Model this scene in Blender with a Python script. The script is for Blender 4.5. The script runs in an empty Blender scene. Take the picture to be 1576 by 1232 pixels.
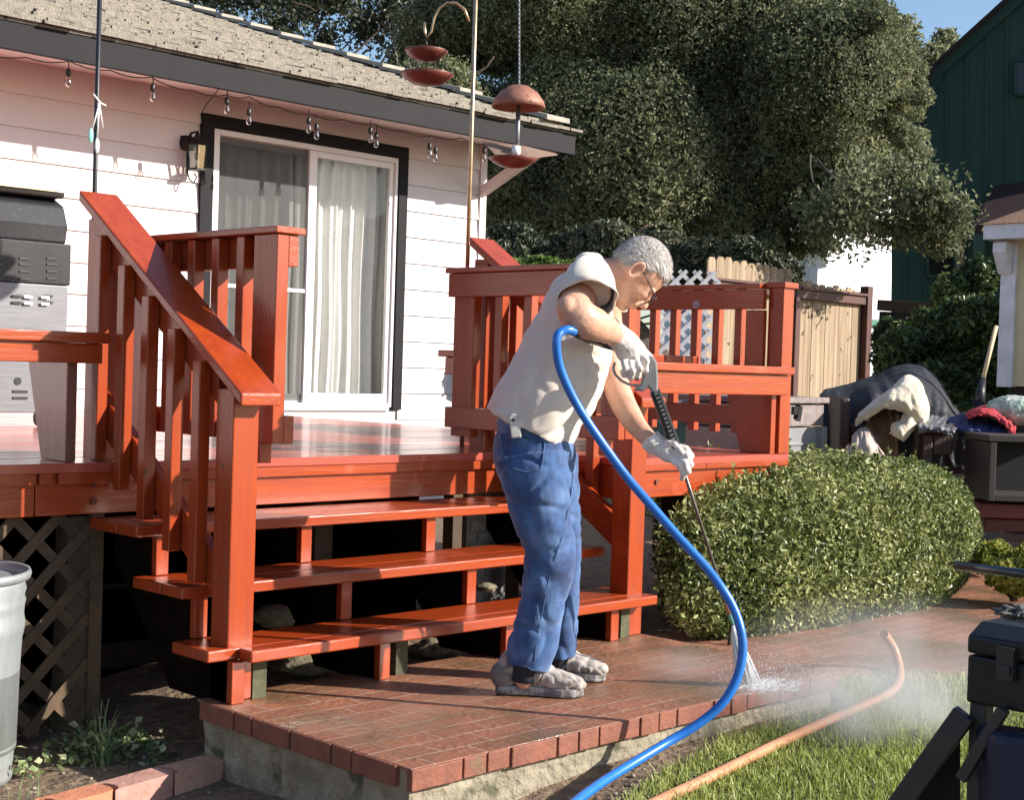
import bpy, bmesh, math, random
import numpy as np
from mathutils import Vector, Matrix, noise
random.seed(7); RNG = np.random.default_rng(11)
R = math.radians
scene = bpy.context.scene
col = scene.collection
# ------------------------------------------------------------------ camera
F_PX, CX, CY, CAM_Z = 2238.0, 788.0, 616.0, 1.12
yaw, pitch, roll = R(44.9), R(1.24), R(-1.83)
fw = Vector((math.cos(yaw)*math.cos(pitch), math.sin(yaw)*math.cos(pitch), -math.sin(pitch)))
rt0 = Vector((math.sin(yaw), -math.cos(yaw), 0)); up0 = rt0.cross(fw)
rt = math.cos(roll)*rt0 - math.sin(roll)*up0
up = math.sin(roll)*rt0 + math.cos(roll)*up0
CAM = Vector((0, 0, CAM_Z))
cd = bpy.data.cameras.new('camera'); cam = bpy.data.objects.new('camera', cd); col.objects.link(cam)
cd.sensor_width = 36; cd.lens = 36*F_PX/1576; cd.clip_start = .05; cd.clip_end = 600
cam.matrix_world = Matrix((( rt.x, up.x, -fw.x, 0), (rt.y, up.y, -fw.y, 0), (rt.z, up.z, -fw.z, CAM_Z), (0, 0, 0, 1)))
scene.camera = cam
# ------------------------------------------------------------------ light
SUN = Vector((.72, -1, .60)).normalized()                       # towards the sun
elev = math.asin(SUN.z); az = math.atan2(SUN.x, SUN.y)
w = bpy.data.worlds.new('World'); scene.world = w; w.use_nodes = True
nt = w.node_tree; nt.nodes.clear()
sky = nt.nodes.new('ShaderNodeTexSky'); sky.sky_type = 'NISHITA'; sky.sun_disc = False
sky.sun_elevation = elev; sky.sun_rotation = az; sky.air_density = 1.0; sky.dust_density = .7; sky.ozone_density = 2.5
bg = nt.nodes.new('ShaderNodeBackground'); bg.inputs['Strength'].default_value = .10
wo = nt.nodes.new('ShaderNodeOutputWorld')
nt.links.new(sky.outputs[0], bg.inputs[0]); nt.links.new(bg.outputs[0], wo.inputs[0])
sl = bpy.data.lights.new('sun', 'SUN'); sl.energy = 4.9; sl.angle = R(.53); sl.color = (1, .93, .84)
so = bpy.data.objects.new('sun', sl); col.objects.link(so)
so.rotation_euler = SUN.to_track_quat('Z', 'Y').to_euler(); so.location = SUN*30
scene.view_settings.view_transform = 'Standard'; scene.view_settings.look = 'None'
scene.view_settings.exposure = .92; scene.view_settings.gamma = 1
# ------------------------------------------------------------------ helpers
def ray(px, py): return fw*F_PX + rt*(px-CX) - up*(py-CY)
def at(px, py, d): return CAM + ray(px, py)*(d/F_PX)              # point of the place seen at a photo pixel, d metres ahead
def on(px, py, ax, v):
    r = ray(px, py); return CAM + r*((v-CAM[ax])/r[ax])
def tag(o, label=None, cat=None, group=None, kind=None):
    if label: o['label'] = label
    if cat: o['category'] = cat
    if group: o['group'] = group
    if kind: o['kind'] = kind
    return o
def thing(name, loc, label, cat, group=None):
    o = bpy.data.objects.new(name, None); col.objects.link(o); o.location = loc; o.empty_display_size = .1
    return tag(o, label, cat, group)
def wloc(o):
    v = Vector((0, 0, 0))
    while o: v += o.location; o = o.parent
    return v
class MB:
    def __init__(s): s.v = []; s.f = []; s.sm = []
    def add(s, vs, fs, smooth=False):
        n = len(s.v); s.v += [tuple(v) for v in vs]; s.f += [tuple(i+n for i in f) for f in fs]; s.sm += [smooth]*len(fs); return s
    def box(s, x0, x1, y0, y1, z0, z1):
        return s.add([(x0,y0,z0),(x1,y0,z0),(x1,y1,z0),(x0,y1,z0),(x0,y0,z1),(x1,y0,z1),(x1,y1,z1),(x0,y1,z1)],
            [(0,3,2,1),(4,5,6,7),(0,1,5,4),(1,2,6,5),(2,3,7,6),(3,0,4,7)])
    def prism(s, poly, vec):                                     # polygon (3-D points) swept along vec
        poly = [Vector(p) for p in poly]; vec = Vector(vec); n = len(poly)
        nrm = Vector((0,0,0))
        for i in range(n): nrm += (poly[i]-poly[0]).cross(poly[(i+1)%n]-poly[0])
        if nrm.dot(vec) > 0: poly = poly[::-1]
        vs = poly + [p+vec for p in poly]
        fs = [tuple(range(n)), tuple(range(2*n-1, n-1, -1))] + [(i, i+n, (i+1)%n+n, (i+1)%n) for i in range(n)]
        return s.add(vs, fs)
    def beam(s, a, b, w, h, upv=(0,0,1)):                        # rectangular bar from a to b, w sideways, h along upv
        a, b = Vector(a), Vector(b); d = (b-a).normalized(); upv = Vector(upv)
        sd = d.cross(upv).normalized()*(w/2); uu = sd.cross(d).normalized()*(h/2)
        vs = [a-sd-uu, a+sd-uu, a+sd+uu, a-sd+uu, b-sd-uu, b+sd-uu, b+sd+uu, b-sd+uu]
        return s.add(vs, [(0,1,2,3),(7,6,5,4),(4,5,1,0),(5,6,2,1),(6,7,3,2),(7,4,0,3)])
    def tube(s, pts, r, n=10, smooth=True, caps=True):
        pts = [Vector(p) for p in pts]; rs = r if isinstance(r, (list, tuple)) else [r]*len(pts)
        m = len(pts); T = [(pts[min(i+1,m-1)]-pts[max(i-1,0)]).normalized() for i in range(m)]
        ref = Vector((0,0,1)) if abs(T[0].z) < .9 else Vector((1,0,0))
        N = T[0].cross(ref).normalized(); vs = []
        for i in range(m):
            N = (N - T[i]*N.dot(T[i])).normalized(); B = T[i].cross(N)
            rr = rs[i]; ra, rb = rr if isinstance(rr, tuple) else (rr, rr)
            for k in range(n):
                a = 2*math.pi*k/n; vs.append(pts[i] + N*(ra*math.cos(a)) + B*(rb*math.sin(a)))
        fs = [(i*n+k, i*n+(k+1)%n, (i+1)*n+(k+1)%n, (i+1)*n+k) for i in range(m-1) for k in range(n)]
        s.add(vs, fs, smooth)
        if caps:
            b = len(s.v)-len(vs); s.f += [tuple(b+k for k in range(n))[::-1], tuple(b+(m-1)*n+k for k in range(n))]; s.sm += [False, False]
        return s
    def lathe(s, c, prof, n=24, smooth=True):                    # prof: (r, z) pairs around the vertical through c
        c = Vector(c); m = len(prof)
        vs = [c+Vector((r*math.cos(2*math.pi*k/n), r*math.sin(2*math.pi*k/n), z)) for r, z in prof for k in range(n)]
        fs = [(i*n+k, i*n+(k+1)%n, (i+1)*n+(k+1)%n, (i+1)*n+k) for i in range(m-1) for k in range(n)]
        s.add(vs, fs, smooth); b = len(s.v)-len(vs)
        if prof[0][0] > 1e-4: s.f.append(tuple(b+k for k in range(n))[::-1]); s.sm.append(False)
        if prof[-1][0] > 1e-4: s.f.append(tuple(b+(m-1)*n+k for k in range(n))); s.sm.append(False)
        return s
    def ball(s, c, rx, ry=None, rz=None, n=14, m=9, M=None):
        ry = ry or rx; rz = rz or rx; c = Vector(c); M = M or Matrix.Identity(3); vs = []
        for i in range(m+1):
            t = math.pi*i/m
            for k in range(n):
                a = 2*math.pi*k/n; vs.append(c + M @ Vector((rx*math.sin(t)*math.cos(a), ry*math.sin(t)*math.sin(a), -rz*math.cos(t))))
        return s.add(vs, [(i*n+k, i*n+(k+1)%n, (i+1)*n+(k+1)%n, (i+1)*n+k) for i in range(m) for k in range(n)], True)
    def build(s, name, mat, parent=None, bevel=0, seg=2):
        me = bpy.data.meshes.new(name); o = bpy.data.objects.new(name, me); col.objects.link(o)
        off = wloc(parent) if parent else Vector((0,0,0))
        if off.length > 0: vv = [(x-off.x, y-off.y, z-off.z) for x, y, z in s.v]
        else: vv = s.v
        me.from_pydata(vv, [], s.f); me.polygons.foreach_set('use_smooth', s.sm)
        for m in (mat if isinstance(mat, (list, tuple)) else [mat]): me.materials.append(m)
        me.update(); me.validate()
        if parent: o.parent = parent
        if bevel:
            b = o.modifiers.new('bevel', 'BEVEL'); b.width = bevel; b.segments = seg; b.limit_method = 'ANGLE'; b.angle_limit = R(40)
        return o
def mesh_np(name, V, Fq, mat, parent=None, smooth=False):         # fast builder, all faces the same size
    me = bpy.data.meshes.new(name); n = Fq.shape[1]
    off = wloc(parent) if parent else Vector((0,0,0))
    V = V - np.array([off.x, off.y, off.z])
    me.vertices.add(len(V)); me.vertices.foreach_set('co', V.astype(np.float32).ravel())
    me.loops.add(Fq.size); me.loops.foreach_set('vertex_index', Fq.astype(np.int32).ravel())
    me.polygons.add(len(Fq)); me.polygons.foreach_set('loop_start', (np.arange(len(Fq))*n).astype(np.int32))
    me.polygons.foreach_set('use_smooth', np.full(len(Fq), smooth))
    me.materials.append(mat); me.update(calc_edges=True)
    o = bpy.data.objects.new(name, me); col.objects.link(o)
    if parent: o.parent = parent
    return o
def copy_tree(o, parent=None):
    c = o.copy(); col.objects.link(c); c.parent = parent
    for ch in list(o.children): copy_tree(ch, c)
    return c
# ------------------------------------------------------------------ materials
def mat(name, c1, c2=None, rough=.6, scale=8, stretch=(1,1,1), bump=0, bscale=None, spec=.5, metal=0, coat=0, detail=6,
        c3=None, s3=2.0, t3=.55, trans=0, alpha=None, sheen=0, rvar=0, sss=0, lo=.35, hi=.65, w3=.08):
    m = bpy.data.materials.new(name); m.use_nodes = True; N = m.node_tree.nodes; L = m.node_tree.links
    b = N['Principled BSDF']; b.inputs['Roughness'].default_value = rough; b.inputs['Metallic'].default_value = metal
    b.inputs['Specular IOR Level'].default_value = spec; b.inputs['Coat Weight'].default_value = coat; b.inputs['Coat Roughness'].default_value = .12
    b.inputs['Transmission Weight'].default_value = trans; b.inputs['Sheen Weight'].default_value = sheen
    if sss: b.inputs['Subsurface Weight'].default_value = sss; b.inputs['Subsurface Radius'].default_value = (.012,.004,.002); b.inputs['Subsurface Scale'].default_value = 1
    tc = N.new('ShaderNodeTexCoord'); mp = N.new('ShaderNodeMapping'); mp.inputs['Scale'].default_value = stretch
    geo = N.new('ShaderNodeNewGeometry'); L.new(geo.outputs['Position'], mp.inputs[0])
    c2 = c2 or tuple(x*.8 for x in c1)
    nz = N.new('ShaderNodeTexNoise'); nz.inputs['Scale'].default_value = scale; nz.inputs['Detail'].default_value = detail; nz.inputs['Roughness'].default_value = .62
    L.new(mp.outputs[0], nz.inputs['Vector'])
    mr = N.new('ShaderNodeMapRange'); mr.inputs[1].default_value = lo; mr.inputs[2].default_value = hi; L.new(nz.outputs[0], mr.inputs[0])
    mx = N.new('ShaderNodeMix'); mx.data_type = 'RGBA'; mx.inputs[6].default_value = (*c1, 1); mx.inputs[7].default_value = (*c2, 1)
    L.new(mr.outputs[0], mx.inputs[0]); out = mx.outputs[2]
    if c3:
        n3 = N.new('ShaderNodeTexNoise'); n3.inputs['Scale'].default_value = s3; n3.inputs['Detail'].default_value = 5; L.new(geo.outputs['Position'], n3.inputs['Vector'])
        r3 = N.new('ShaderNodeMapRange'); r3.inputs[1].default_value = t3; r3.inputs[2].default_value = t3+w3; L.new(n3.outputs[0], r3.inputs[0])
        m3 = N.new('ShaderNodeMix'); m3.data_type = 'RGBA'; m3.inputs[7].default_value = (*c3, 1); L.new(out, m3.inputs[6]); L.new(r3.outputs[0], m3.inputs[0]); out = m3.outputs[2]
    L.new(out, b.inputs['Base Color'])
    if rvar:
        rr = N.new('ShaderNodeMapRange'); rr.inputs[3].default_value = max(0, rough-rvar); rr.inputs[4].default_value = rough+rvar
        L.new(nz.outputs[0], rr.inputs[0]); L.new(rr.outputs[0], b.inputs['Roughness'])
    if bump:
        bn = N.new('ShaderNodeTexNoise'); bn.inputs['Scale'].default_value = bscale or scale*3; bn.inputs['Detail'].default_value = 5; L.new(mp.outputs[0], bn.inputs['Vector'])
        bp = N.new('ShaderNodeBump'); bp.inputs['Strength'].default_value = 1; bp.inputs['Distance'].default_value = bump
        L.new(bn.outputs[0], bp.inputs['Height']); L.new(bp.outputs[0], b.inputs['Normal'])
    if alpha is not None: b.inputs['Alpha'].default_value = alpha
    m['bsdf'] = b.name
    return m
RED = (.355, .052, .009); RED2 = (.28, .036, .007)
red = mat('red_stain', RED, RED2, rough=.33, scale=3, stretch=(3,3,3), bump=.0012, bscale=22, coat=.2, rvar=.1, c3=(.12,.022,.010), s3=34, t3=.70, w3=.03)
redx = mat('red_stain_grain_x', RED, RED2, rough=.3, scale=3, stretch=(.6,8,8), bump=.0015, bscale=9, coat=.25, rvar=.14, c3=(.45,.085,.035), s3=5, t3=.6, w3=.12)
redy = mat('red_stain_grain_y', RED, RED2, rough=.3, scale=3, stretch=(8,.6,8), bump=.0015, bscale=9, coat=.3, rvar=.12)
redz = mat('red_stain_grain_z', RED, RED2, rough=.3, scale=3, stretch=(8,8,.6), bump=.0012, bscale=9, coat=.2, rvar=.12, c3=(.11,.02,.009), s3=22, t3=.71, w3=.02)
deckm = mat('wet_deck_stain', (.42,.085,.055), (.34,.06,.04), rough=.3, scale=2, stretch=(.7,6,1), bump=.0016, bscale=6, coat=.35, rvar=.16)
siding = mat('pink_white_paint', (.70,.64,.63), (.66,.60,.59), rough=.5, scale=1.5, bump=.0006, bscale=60)
pinkw = mat('soffit_paint', (.78,.62,.58), (.72,.56,.52), rough=.55, scale=3)
trimm = mat('charcoal_trim', (.011,.010,.012), (.008,.0075,.0095), rough=.7, scale=6, spec=.25)
whitev = mat('white_vinyl', (.82,.78,.77), (.78,.74,.73), rough=.3, scale=3)
shake = mat('weathered_roof', (.27,.24,.195), (.17,.15,.12), rough=.9, scale=5, stretch=(3,1,1), bump=.012, bscale=20, c3=(.07,.06,.05), s3=12, t3=.62)
curt = mat('sheer_curtain_cloth', (.82,.81,.77), (.75,.74,.70), rough=.9, scale=20)
dark = mat('dark_interior', (.02,.02,.022), rough=.9)
brick = None
skin = mat('skin', (.62,.36,.25), (.56,.29,.19), rough=.48, scale=9, bump=.0012, bscale=120, sss=.12, c3=(.50,.22,.15), s3=14, t3=.6, w3=.2)
shirtm = mat('offwhite_jersey', (.68,.60,.52), (.63,.55,.475), rough=.9, scale=6, bump=.0008, bscale=160, sheen=.2)
gunm = mat('gun_grey_plastic', (.22,.22,.22), (.17,.17,.17), rough=.5, scale=20)
blackp = mat('black_plastic', (.012,.012,.013), (.02,.02,.02), rough=.4, scale=20)
blackm = mat('black_enamel', (.008,.008,.0085), (.014,.014,.015), rough=.42, spec=.35, scale=7, rvar=.1, bump=.0006, bscale=50)
steel = mat('brushed_steel', (.20,.20,.21), (.15,.15,.165), rough=.4, scale=5, stretch=(1,1,14), metal=.4)
brass = mat('brass_rod', (.55,.40,.25), (.4,.28,.17), rough=.35, scale=20, metal=.8)
copper = mat('copper_patina', (.36,.17,.11), (.24,.10,.07), rough=.6, scale=18, metal=.25, c3=(.16,.07,.05), s3=30, t3=.62)
reddish = mat('red_enamel_dish', (.17,.04,.028), (.11,.028,.02), rough=.4, scale=14)
galv = mat('galvanised_metal', (.50,.53,.54), (.36,.39,.40), rough=.42, scale=16, metal=.55, stretch=(1,1,.3), rvar=.12)
soilm = mat('soil', (.22,.155,.10), (.12,.08,.052), rough=.95, scale=14, bump=.03, bscale=30, c3=(.26,.2,.14), s3=26, t3=.64)
fencem = mat('cedar_boards', (.38,.29,.19), (.15,.09,.05), rough=.85, scale=1.5, stretch=(9,9,.35), bump=.004, c3=(.08,.05,.03), s3=9, t3=.68, w3=.03, lo=.38, hi=.72)
fencer = mat('dark_red_frame', (.085,.022,.016), (.06,.017,.013), rough=.6, scale=5)
latm = mat('brown_lattice_wood', (.13,.08,.045), (.07,.045,.025), rough=.8, scale=8, bump=.002)
whitel = mat('white_lattice_plastic', (.78,.77,.77), rough=.45)
greenb = mat('dark_green_boards', (.012,.050,.036), (.010,.042,.030), rough=.7, scale=3, stretch=(4,4,.4))
roofdk = mat('dark_roof_edge', (.02,.014,.016), rough=.8)
maroon = mat('maroon_roof', (.028,.009,.010), (.022,.007,.008), rough=.8, scale=9)
yellow = mat('pale_yellow_boards', (.66,.56,.36), (.6,.5,.31), rough=.7, scale=3)
shedroof = mat('tan_shingles', (.42,.24,.14), (.32,.17,.1), rough=.9, scale=18, bump=.01)
conc = mat('rough_concrete', (.33,.29,.21), (.20,.17,.12), rough=.95, scale=12, bump=.02, bscale=34, c3=(.09,.085,.05), s3=10, t3=.6, w3=.1)
cblack = mat('black_tarp', (.012,.013,.017), (.02,.02,.026), rough=.6, scale=7, bump=.012, bscale=16)
cream = mat('cream_fleece', (.66,.58,.44), (.52,.44,.31), rough=.95, scale=9, bump=.008, bscale=60, sheen=.4)
redcl = mat('red_cloth', (.45,.03,.04), (.3,.02,.03), rough=.8, scale=9)
bluecl = mat('navy_cloth', (.02,.03,.12), (.015,.02,.08), rough=.8, scale=9)
pill = mat('patterned_cloth', (.5,.52,.46), (.26,.36,.30), rough=.9, scale=16, lo=.47, hi=.53)
wick = mat('brown_wicker', (.09,.045,.035), (.05,.028,.022), rough=.55, scale=60, bump=.004, bscale=90)
wgrey = mat('weathered_grey_wood', (.26,.215,.20), (.16,.13,.12), rough=.8, scale=3, stretch=(6,1,6), bump=.003)
ggrey = mat('grey_panel', (.34,.34,.34), (.28,.28,.28), rough=.4, scale=4, metal=.3)
bluem = mat('blue_hose_rubber', (.02,.17,.58), (.018,.14,.50), rough=.32, scale=12)
orangem = mat('tan_hose_rubber', (.52,.25,.13), (.44,.20,.10), rough=.5, scale=10, c3=(.38,.27,.18), s3=8, t3=.6)
barkm = mat('bark', (.10,.075,.055), (.05,.038,.03), rough=.95, scale=9, stretch=(3,3,.6), bump=.02)
def glass_mat(name, tint=(1,1,1), refl=1.0):
    m = bpy.data.materials.new(name); m.use_nodes = True; N = m.node_tree.nodes; L = m.node_tree.links; N.clear()
    o = N.new('ShaderNodeOutputMaterial'); a = N.new('ShaderNodeBsdfTransparent'); g = N.new('ShaderNodeBsdfGlossy'); x = N.new('ShaderNodeMixShader'); f = N.new('ShaderNodeFresnel')
    a.inputs[0].default_value = (*tint, 1); g.inputs['Roughness'].default_value = .02; f.inputs[0].default_value = 1.45
    k = N.new('ShaderNodeMath'); k.operation = 'MULTIPLY'; k.inputs[1].default_value = refl; L.new(f.outputs[0], k.inputs[0])
    L.new(k.outputs[0], x.inputs[0]); L.new(a.outputs[0], x.inputs[1]); L.new(g.outputs[0], x.inputs[2]); L.new(x.outputs[0], o.inputs[0]); return m
glass = glass_mat('window_glass', (.97,.97,.97), 1.0)
bulbg = glass_mat('bulb_glass', (.9,.86,.8), 2.5)
def screen_mat():
    m = bpy.data.materials.new('insect_screen'); m.use_nodes = True; b = m.node_tree.nodes['Principled BSDF']
    b.inputs['Base Color'].default_value = (.03,.03,.03,1); b.inputs['Alpha'].default_value = .68; b.inputs['Roughness'].default_value = .6; return m
screenm = screen_mat()
def leaf_mat(name, a, b_, c, rough=.42, tr=.35, vscale=.6, spec=.5):
    m = bpy.data.materials.new(name); m.use_nodes = True; N = m.node_tree.nodes; L = m.node_tree.links
    p = N['Principled BSDF']; p.inputs['Roughness'].default_value = rough; p.inputs['Specular IOR Level'].default_value = spec
    g = N.new('ShaderNodeNewGeometry'); cr = N.new('ShaderNodeValToRGB')
    cr.color_ramp.elements[0].color = (*a, 1); cr.color_ramp.elements[1].color = (*c, 1); e = cr.color_ramp.elements.new(.55); e.color = (*b_, 1)
    nz = N.new('ShaderNodeTexNoise'); nz.inputs['Scale'].default_value = vscale; L.new(g.outputs['Position'], nz.inputs['Vector'])
    mm = N.new('ShaderNodeMath'); mm.operation = 'ADD'; L.new(g.outputs['Random Per Island'], mm.inputs[0])
    m2 = N.new('ShaderNodeMath'); m2.operation = 'MULTIPLY_ADD'; m2.inputs[1].default_value = 1.6; m2.inputs[2].default_value = -.8; L.new(nz.outputs[0], m2.inputs[0]); L.new(m2.outputs[0], mm.inputs[1])
    L.new(mm.outputs[0], cr.inputs[0]); L.new(cr.outputs[0], p.inputs['Base Color'])
    t = N.new('ShaderNodeBsdfTranslucent'); L.new(cr.outputs[0], t.inputs[0]); x = N.new('ShaderNodeMixShader'); x.inputs[0].default_value = tr
    o = N['Material Output']; L.new(p.outputs[0], x.inputs[1]); L.new(t.outputs[0], x.inputs[2]); L.new(x.outputs[0], o.inputs[0]); return m
boxleaf = leaf_mat('boxwood_leaves', (.05,.08,.018), (.18,.22,.058), (.50,.51,.22), rough=.46, tr=.3, vscale=3)
oakleaf = leaf_mat('oak_leaves', (.07,.09,.042), (.155,.175,.085), (.33,.345,.19), rough=.6, tr=.45, vscale=.55)
darkleaf = leaf_mat('evergreen_needles', (.02,.035,.02), (.05,.07,.035), (.15,.15,.08), rough=.5, tr=.2)
ivyleaf = leaf_mat('ivy_leaves', (.07,.13,.025), (.17,.26,.06), (.38,.46,.14), rough=.4, tr=.3, vscale=2)
yelleaf = leaf_mat('yellow_green_leaves', (.16,.20,.03), (.34,.36,.06), (.6,.55,.14), rough=.45, tr=.4, vscale=3)
grassm = leaf_mat('grass_blades', (.15,.19,.035), (.30,.36,.075), (.56,.57,.20), rough=.5, tr=.4, vscale=1.5)
weedm = leaf_mat('weed_blades', (.12,.17,.08), (.22,.30,.13), (.42,.48,.24), rough=.5, tr=.4, vscale=5)
# brick floor: running bond on the top, soldier course on the sides, wet patches
def brick_mat(name, top):
    m = bpy.data.materials.new(name); m.use_nodes = True; N = m.node_tree.nodes; L = m.node_tree.links; b = N['Principled BSDF']
    g = N.new('ShaderNodeNewGeometry'); mp = N.new('ShaderNodeMapping'); L.new(g.outputs['Position'], mp.inputs[0])
    if not top: mp.inputs['Rotation'].default_value = (R(90), 0, 0)
    bt = N.new('ShaderNodeTexBrick'); bt.offset = .5; bt.inputs['Scale'].default_value = 1
    bt.inputs['Brick Width'].default_value = .205; bt.inputs['Row Height'].default_value = .1; bt.inputs['Mortar Size'].default_value = .0055; bt.inputs['Mortar Smooth'].default_value = .3; bt.inputs['Bias'].default_value = 0
    bt.inputs['Color1'].default_value = (.31,.125,.068,1); bt.inputs['Color2'].default_value = (.22,.09,.05,1); bt.inputs['Mortar'].default_value = (.34,.21,.14,1)
    L.new(mp.outputs[0], bt.inputs['Vector'])
    wv = N.new('ShaderNodeTexNoise'); wv.inputs['Scale'].default_value = 7; L.new(g.outputs['Position'], wv.inputs['Vector']); va = N.new('ShaderNodeVectorMath'); va.operation = 'MULTIPLY_ADD'; va.inputs[1].default_value = (.022,.022,.022); L.new(wv.outputs['Color'], va.inputs[0]); L.new(mp.outputs[0], va.inputs[2]); L.new(va.outputs[0], bt.inputs['Vector'])
    n1 = N.new('ShaderNodeTexNoise'); n1.inputs['Scale'].default_value = 2.3; n1.inputs['Detail'].default_value = 8; L.new(g.outputs['Position'], n1.inputs['Vector'])
    r1 = N.new('ShaderNodeMapRange'); r1.inputs[1].default_value = .44; r1.inputs[2].default_value = .6; L.new(n1.outputs[0], r1.inputs[0])
    mx = N.new('ShaderNodeMix'); mx.data_type = 'RGBA'; mx.blend_type = 'MIX'; mx.inputs[7].default_value = (.13,.095,.05,1); L.new(bt.outputs[0], mx.inputs[6])
    k = N.new('ShaderNodeMath'); k.operation = 'MULTIPLY'; k.inputs[1].default_value = .6; L.new(r1.outputs[0], k.inputs[0]); L.new(k.outputs[0], mx.inputs[0])
    n2 = N.new('ShaderNodeTexNoise'); n2.inputs['Scale'].default_value = 45; n2.inputs['Detail'].default_value = 4; L.new(g.outputs['Position'], n2.inputs['Vector'])
    hs = N.new('ShaderNodeMix'); hs.data_type = 'RGBA'; hs.blend_type = 'OVERLAY'; hs.inputs[0].default_value = .55; L.new(mx.outputs[2], hs.inputs[6]); L.new(n2.outputs[0], hs.inputs[7])
    L.new(hs.outputs[2], b.inputs['Base Color'])
    rr = N.new('ShaderNodeMapRange'); rr.inputs[3].default_value = .62; rr.inputs[4].default_value = .26; L.new(r1.outputs[0], rr.inputs[0]); L.new(rr.outputs[0], b.inputs['Roughness'])
    ad = N.new('ShaderNodeMath'); ad.operation = 'MULTIPLY_ADD'; ad.inputs[1].default_value = -1; L.new(bt.outputs['Fac'], ad.inputs[0]); 
    nm = N.new('ShaderNodeMath'); nm.operation = 'MULTIPLY'; nm.inputs[1].default_value = .8; L.new(n2.outputs[0], nm.inputs[0]); L.new(nm.outputs[0], ad.inputs[2])
    bp = N.new('ShaderNodeBump'); bp.inputs['Distance'].default_value = .006; L.new(ad.outputs[0], bp.inputs['Height']); L.new(bp.outputs[0], b.inputs['Normal'])
    return m
brickm = brick_mat('brick_paving', True)
bricks = mat('brick_side', (.25,.085,.05), (.17,.062,.038), rough=.75, scale=16, bump=.004, bscale=60, c3=(.15,.10,.05), s3=6, t3=.6, w3=.1)
mortar = mat('mortar', (.36,.27,.18), rough=.95, scale=30)
# ------------------------------------------------------------------ ground
def gz(x, y):
    t = min(1, max(0, (x-2.3)/1.4)); t = t*t*(3-2*t)
    return -.25 + .12*t
def sheet(name, xs, ys, zf, m, kind='structure'):
    V = [(x, y, zf(x, y)) for y in ys for x in xs]; n = len(xs)
    me = MB(); me.add(V, [(j*n+i, j*n+i+1, (j+1)*n+i+1, (j+1)*n+i) for j in range(len(ys)-1) for i in range(n-1)], True)
    return tag(me.build(name, m), kind=kind)
xs = [-150,-60,-20,-5,-1] + [i*.1 for i in range(0, 101, 1)] + [12,16,25,60,150]
ys = [-60,-20,-5,-1] + [i*.1 for i in range(0, 101, 1)] + [12,16,25,60,150]
def zg(x, y):
    v = gz(x, y)
    if 0 < x < 10 and 0 < y < 8: v += .012*noise.noise(Vector((x*4, y*4, 0))) + .006*noise.noise(Vector((x*17, y*17, 3)))
    return v
sheet('ground', xs, ys, zg, soilm)
turfm = mat('turf_soil', (.09,.10,.03), (.06,.06,.025), rough=.95, scale=9, bump=.02)
def inpoly(x, y, P):
    c = False; j = len(P)-1
    for i in range(len(P)):
        if (P[i][1] > y) != (P[j][1] > y) and x < (P[j][0]-P[i][0])*(y-P[i][1])/(P[j][1]-P[i][1])+P[i][0]: c = not c
        j = i
    return c
LAWN = [(3.05,2.62),(3.5,2.80),(4.0,2.93),(4.86,2.95),(4.92,3.3),(5.25,3.22),(5.7,2.92),(6.6,2.78),(9.5,3.35),(14,5.0),(14,-1),(3.0,-1)]
PATH = [(4.83,2.99),(4.90,3.32),(5.25,3.26),(5.7,2.96),(6.6,2.82),(9.5,3.4),(14,5.05),(14,6.6),(9.2,4.75),(8.0,4.45),(6.6,4.3),(4.83,4.3)]
FARLAWN = [(8.9,4.85),(14,7.0),(40,18),(40,30),(13,14),(9.0,6.5)]
mb = MB(); mb.prism([(x, y, -.16) for x, y in PATH], (0, 0, .055)); tag(mb.build('brick_path', brickm), kind='structure')
for P_, z_ in ((LAWN, -.124), (FARLAWN, -.118)):
    mb = MB(); mb.add([(x, y, z_) for x, y in P_], [tuple(range(len(P_)))]); tag(mb.build('lawn', turfm), kind='structure')
def blades(name, n, region, bb, h, wd, m, zf, lean=.5, dens=None, parent=None):
    V = []; k = 0
    while k < n:
        x = random.uniform(bb[0], bb[1]); y = random.uniform(bb[2], bb[3])
        if not region(x, y): continue
        if dens and random.random() > dens(x, y): k += .3; continue
        a = random.uniform(0, 6.28); l = h*random.uniform(.5, 1.25); b = random.uniform(0, 6.28); ln = l*lean*random.random(); z = zf(x, y)
        cx, sx = math.cos(a)*wd/2, math.sin(a)*wd/2; dx, dy = math.cos(b)*ln, math.sin(b)*ln
        V += [(x-cx, y-sx, z), (x+cx, y+sx, z), (x+cx*.7+dx*.45, y+sx*.7+dy*.45, z+l*.6), (x-cx*.7+dx*.45, y-sx*.7+dy*.45, z+l*.6),
              (x-cx*.7+dx*.45, y-sx*.7+dy*.45, z+l*.6), (x+cx*.7+dx*.45, y+sx*.7+dy*.45, z+l*.6), (x+dx+.001, y+dy, z+l), (x+dx-.001, y+dy, z+l)]; k += 1
    V = np.array(V); return mesh_np(name, V, np.arange(len(V)).reshape(-1, 4), m, parent)
def gd(x, y): return .35 + 1.3*max(0, noise.noise(Vector((x*2.2, y*2.2, 5)))+.35)
near = blades('grass', 64000, lambda x, y: inpoly(x, y, LAWN) and x*.2 < y+1.2, (3.0,7.5,.9,3.4), .040, .0055, grassm, lambda x, y: -.125, .9, gd); tag(near, kind='stuff')
far_ = blades('grass', 9000, lambda x, y: inpoly(x, y, FARLAWN) or inpoly(x, y, LAWN), (7.5,16,2.5,11), .07, .014, grassm, lambda x, y: -.12, .8, gd); tag(far_, kind='stuff')
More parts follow.
